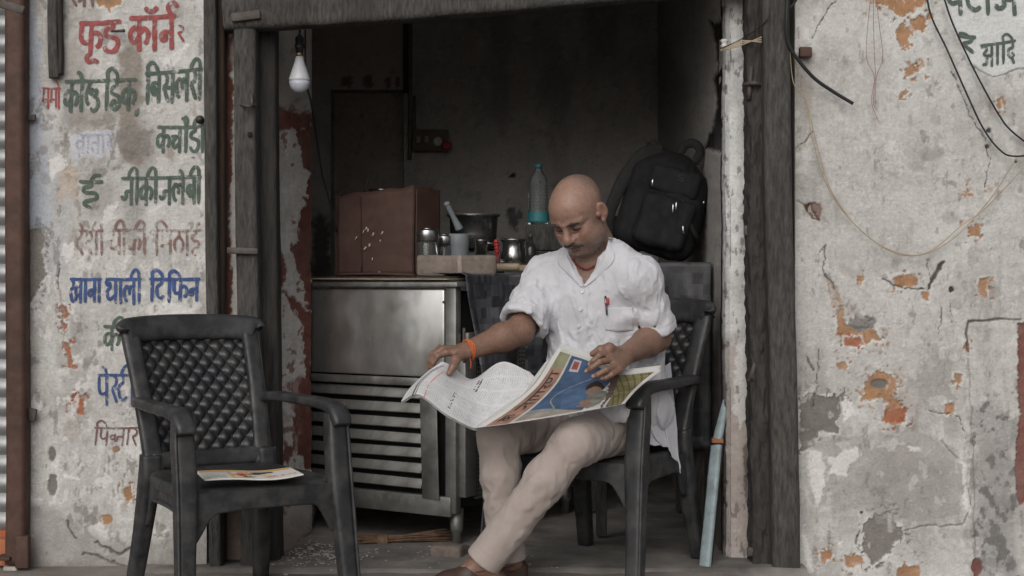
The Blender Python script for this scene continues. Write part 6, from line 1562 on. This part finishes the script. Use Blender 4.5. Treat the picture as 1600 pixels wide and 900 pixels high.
# ================================================================== the newspaper
npz = thing('newspaper', 'open newspaper held across the man\'s lap, blue front page towards us', 'newspaper', P(820, 640, 4.42))
INK = np.array([.16, .16, .17])
def printed(nu, nv, cols, heads, seed, base=(.55, .55, .56)):
    u, v = np.meshgrid(np.linspace(0, 1, nu), np.linspace(0, 1, nv), indexing='ij'); u = u.ravel(); v = v.ravel()
    c = np.tile(np.asarray(base, float), (len(u), 1)); c *= (.95 + .1 * fbm2(u * 9 + seed, v * 9))[:, None]
    ncol, gap = cols
    cu = u * ncol % 1; row = v * 62
    ln = (np.abs(row % 1 - .5) < .26) & (cu > .07) & (cu < .93) & (u > .04) & (u < .97) & (v > .05) & (v < .95)
    wob = fbm2(u * 150 + seed, np.floor(row) * 7.3, 2) > .40
    a = (ln & wob)[:, None] * .30; c = c * (1 - a) + INK * a
    for (u0, u1, v0, v1, k) in heads:
        m = (u > u0) & (u < u1) & (v > v0) & (v < v1)
        c[m] = base
        nr = max(1, int(k)); r2 = (v - v0) / (v1 - v0) * nr
        w = m & (np.abs(r2 % 1 - .5) < .3) & (fbm2(u * 70 + seed * 3, np.floor(r2) * 3.1 + v * 25, 3) > .47)
        c[w] = INK * .5
    return u, v, c
def leaf(name, ctrl, nu, nv, c, t=.0018, label=None):
    V, F = patch(ctrl, nu, nv)
    q = V * (16, 16, 16); V[:, 1] += (fbm3(q + 3, 3) - .5) * .010 + .0028 * np.abs(fbm3(V * 34 + 8, 2) * 2 - 1)
    V2, F2 = solid(V, F, t)
    return mk(name, V2, F2, M['paper'], npz, cols=np.concatenate([c, c]), world=True, label=label)
def net_px(rows): return [[P(*q) for q in r] for r in rows]
# inner pages: lifted by the hand at the top left, sagging, rising again to the fold
A = net_px([[(627, 628, 4.40), (655, 617, 4.34), (695, 646, 4.33), (736, 668, 4.36), (748, 668, 4.375)],
            [(640, 608, 4.43), (664, 598, 4.40), (706, 618, 4.40), (756, 640, 4.42), (798, 638, 4.425)],
            [(664, 585, 4.48), (684, 580, 4.47), (722, 600, 4.49), (776, 604, 4.49), (838, 600, 4.475)],
            [(690, 565, 4.52), (706, 572, 4.53), (738, 593, 4.56), (784, 566, 4.58), (828, 582, 4.535)]])
u, v, c = printed(260, 300, (5, .05), [(.62, .97, .10, .16, 3), (.1, .4, .5, .53, 2), (.55, .8, .6, .64, 2)], 3)
m = (np.abs(v - .17) < .012) & (u < .9); c[m] = INK * .4
m = (np.abs(v - .205) < .005) & (u < .9); c[m] = INK * .4
m = (np.abs(v - .30) < .005) & (u < .7) & (fbm2(u * 40, v * 3) > .4); c[m] = (.5, .2, .14)
leaf('inner_page', A, 260, 300, c)
for k in (1, 2):
    A2 = [[q + np.array([0, .004 * k, -.0035 * k]) for q in r] for r in A]
    u, v, c = printed(80, 80, (4, .05), [], 9 + k, (.50, .50, .50)); leaf('under_page', A2, 80, 80, c)
# folded pages seen between the inner sheet and the front page
Bm = net_px([[(740, 668, 4.368), (782, 638, 4.424), (822, 604, 4.472), (852, 566, 4.515)],
             [(744, 669, 4.358), (800, 641, 4.41), (846, 600, 4.46), (874, 546, 4.52)]])
u, v, c = printed(30, 120, (1, .05), [], 21, (.47, .46, .45)); c[(np.abs(u - .45) < .05) | (np.abs(u - .8) < .04)] = (.25, .24, .23); leaf('fold_pages', Bm, 30, 120, c)
# the front page
Fp = net_px([[(745, 669, 4.355), (800, 662, 4.365), (868, 651, 4.375), (930, 640, 4.385), (976, 631, 4.42)],
             [(790, 640, 4.395), (838, 634, 4.400), (888, 624, 4.402), (946, 618, 4.405), (992, 612, 4.44)],
             [(836, 600, 4.440), (872, 598, 4.436), (908, 598, 4.430), (956, 602, 4.425), (1010, 596, 4.45)],
             [(873, 544, 4.500), (896, 552, 4.485), (922, 562, 4.465), (964, 584, 4.445), (1034, 579, 4.47)]])
nu, nv = 260, 320
u, v, c = printed(nu, nv, (5, .05), [], 31, (.50, .49, .47))
ju = (fbm2(u * 22, v * 22, 4) - .5) * .05; jv = (fbm2(u * 22 + 9, v * 22, 4) - .5) * .05; u0_, v0_ = u, v
def fill(m, col, var=.1): c[m] = np.asarray(col) * (1 + (fbm2(u[m] * 14, v[m] * 14, 3) - .5) * 2 * var)[:, None]
# the page's head runs along v = 0: pale edge, orange masthead strip, white rule, then the blue picture
fill((v < .22) & (v > .055), (.30, .165, .12), .35)
fill((v > .055) & (v < .22) & (u > .82), (.24, .24, .14), .3)
fill((v > .22) & (v < .245), (.45, .43, .42))
blue = (v > .245 + 0 * u) & (v < .70 + .10 * (u - .5)) & (u > .03) & (u < .97)
fill(blue, (.05, .092, .175), .3)
fill(blue & (u > .12) & (u < .55) & (v > .52 - .2 * u), (.06, .115, .21), .3)
fill(blue & (u < .12 + .12 * np.sin(v * 6)), (.21, .22, .23), .35)
fill(blue & (u < .06 + .10 * np.sin(v * 5)), (.30, .26, .22), .35)
pth = np.abs(v - (.42 + .09 * np.sin(u * 9 + .6) + .22 * (u - .4))) < .006; fill(blue & pth & (u > .1) & (u < .75), (.2, .23, .2), .3)
fill((u > .80) & (u < .94) & (v > .30) & (v < .42), (.38, .38, .40), .2); fill((u > .83) & (u < .92) & (v > .32) & (v < .40), (.30, .07, .06), .3)
u, v = u + ju, v + jv
face = ((u - .50) / .11) ** 2 + ((v - .64) / .055) ** 2 < 1; fill(face, (.22, .13, .10), .5)
fill((((u - .60) / .12) ** 2 + ((v - .635) / .07) ** 2 < 1) & ~face, (.035, .025, .022), .3)
fill((((u - .28) / .22) ** 2 + ((v - .69) / .07) ** 2 < 1), (.17, .165, .14), .6)
fill((((u - .20) / .10) ** 2 + ((v - .64) / .04) ** 2 < 1), (.2, .13, .105), .5)
fill((v > .74 - .1 * (u - .5)) & (v < .80), (.11, .075, .07), .4)
u, v = u0_, v0_
ol = v > .80 - .06 * (u - .4)
fill(ol, (.19, .17, .075), .5); fill(ol & (np.abs((v * 22 + u * 5) % 1 - .5) < .14), (.12, .10, .05), .3)
fill(v > .965, (.48, .46, .43)); fill(u > .975, (.52, .51, .50)); fill(u < .008, (.4, .38, .36))
c = np.where((u > .008)[:, None] & (v > .055)[:, None] & (v < .965)[:, None], c * .72 + c.mean(1, keepdims=True) * .10, c)
leaf('front_page', Fp, nu, nv, c)
for k in (1, 2, 3):
    F2_ = [[q + np.array([.002 * k, (.0050 + .002 * j) * k, (.0020 + .0026 * (i == 3)) * k]) for j, q in enumerate(r)] for i, r in enumerate(Fp)]
    u2, v2, c2 = printed(60, 60, (4, .05), [], 40 + k, (.50, .49, .48)); leaf('under_page', F2_, 60, 60, c2)
# masthead lettering, painted strokes set on the sheet
fpV, fpF = patch(Fp, nu, nv); fpV[:, 1] += (fbm3(fpV * 16 + 3, 3) - .5) * .010 + .0028 * np.abs(fbm3(fpV * 34 + 8, 2) * 2 - 1); fpG = fpV.reshape(nu, nv, 3)
def sheet_surf(p, hfun, lift):
    uu = np.clip(p[:, 0] / 100, 0, 1) * (nu - 1); vv = np.clip(p[:, 1] / 100, 0, 1) * (nv - 1)
    i = np.minimum(uu.astype(int), nu - 2); j = np.minimum(vv.astype(int), nv - 2); a = (uu - i)[:, None]; b = (vv - j)[:, None]
    q = fpG[i, j] * (1 - a) * (1 - b) + fpG[i + 1, j] * a * (1 - b) + fpG[i, j + 1] * (1 - a) * b + fpG[i + 1, j + 1] * a * b
    return q + np.array([-.0010, -.0032, .0014])
ink = mat('masthead_ink', (.03, .025, .02), .8, bump=0, var=.1)
st = layout(['ka', 'sp', 'ja', 'aa', 'ga', 'ra', 'na2'], 8, 80, 10.5, 19.5)
V, F = brush(st, 1.6, None, sheet_surf); mk('masthead_word', V, F, ink, npz, world=True)
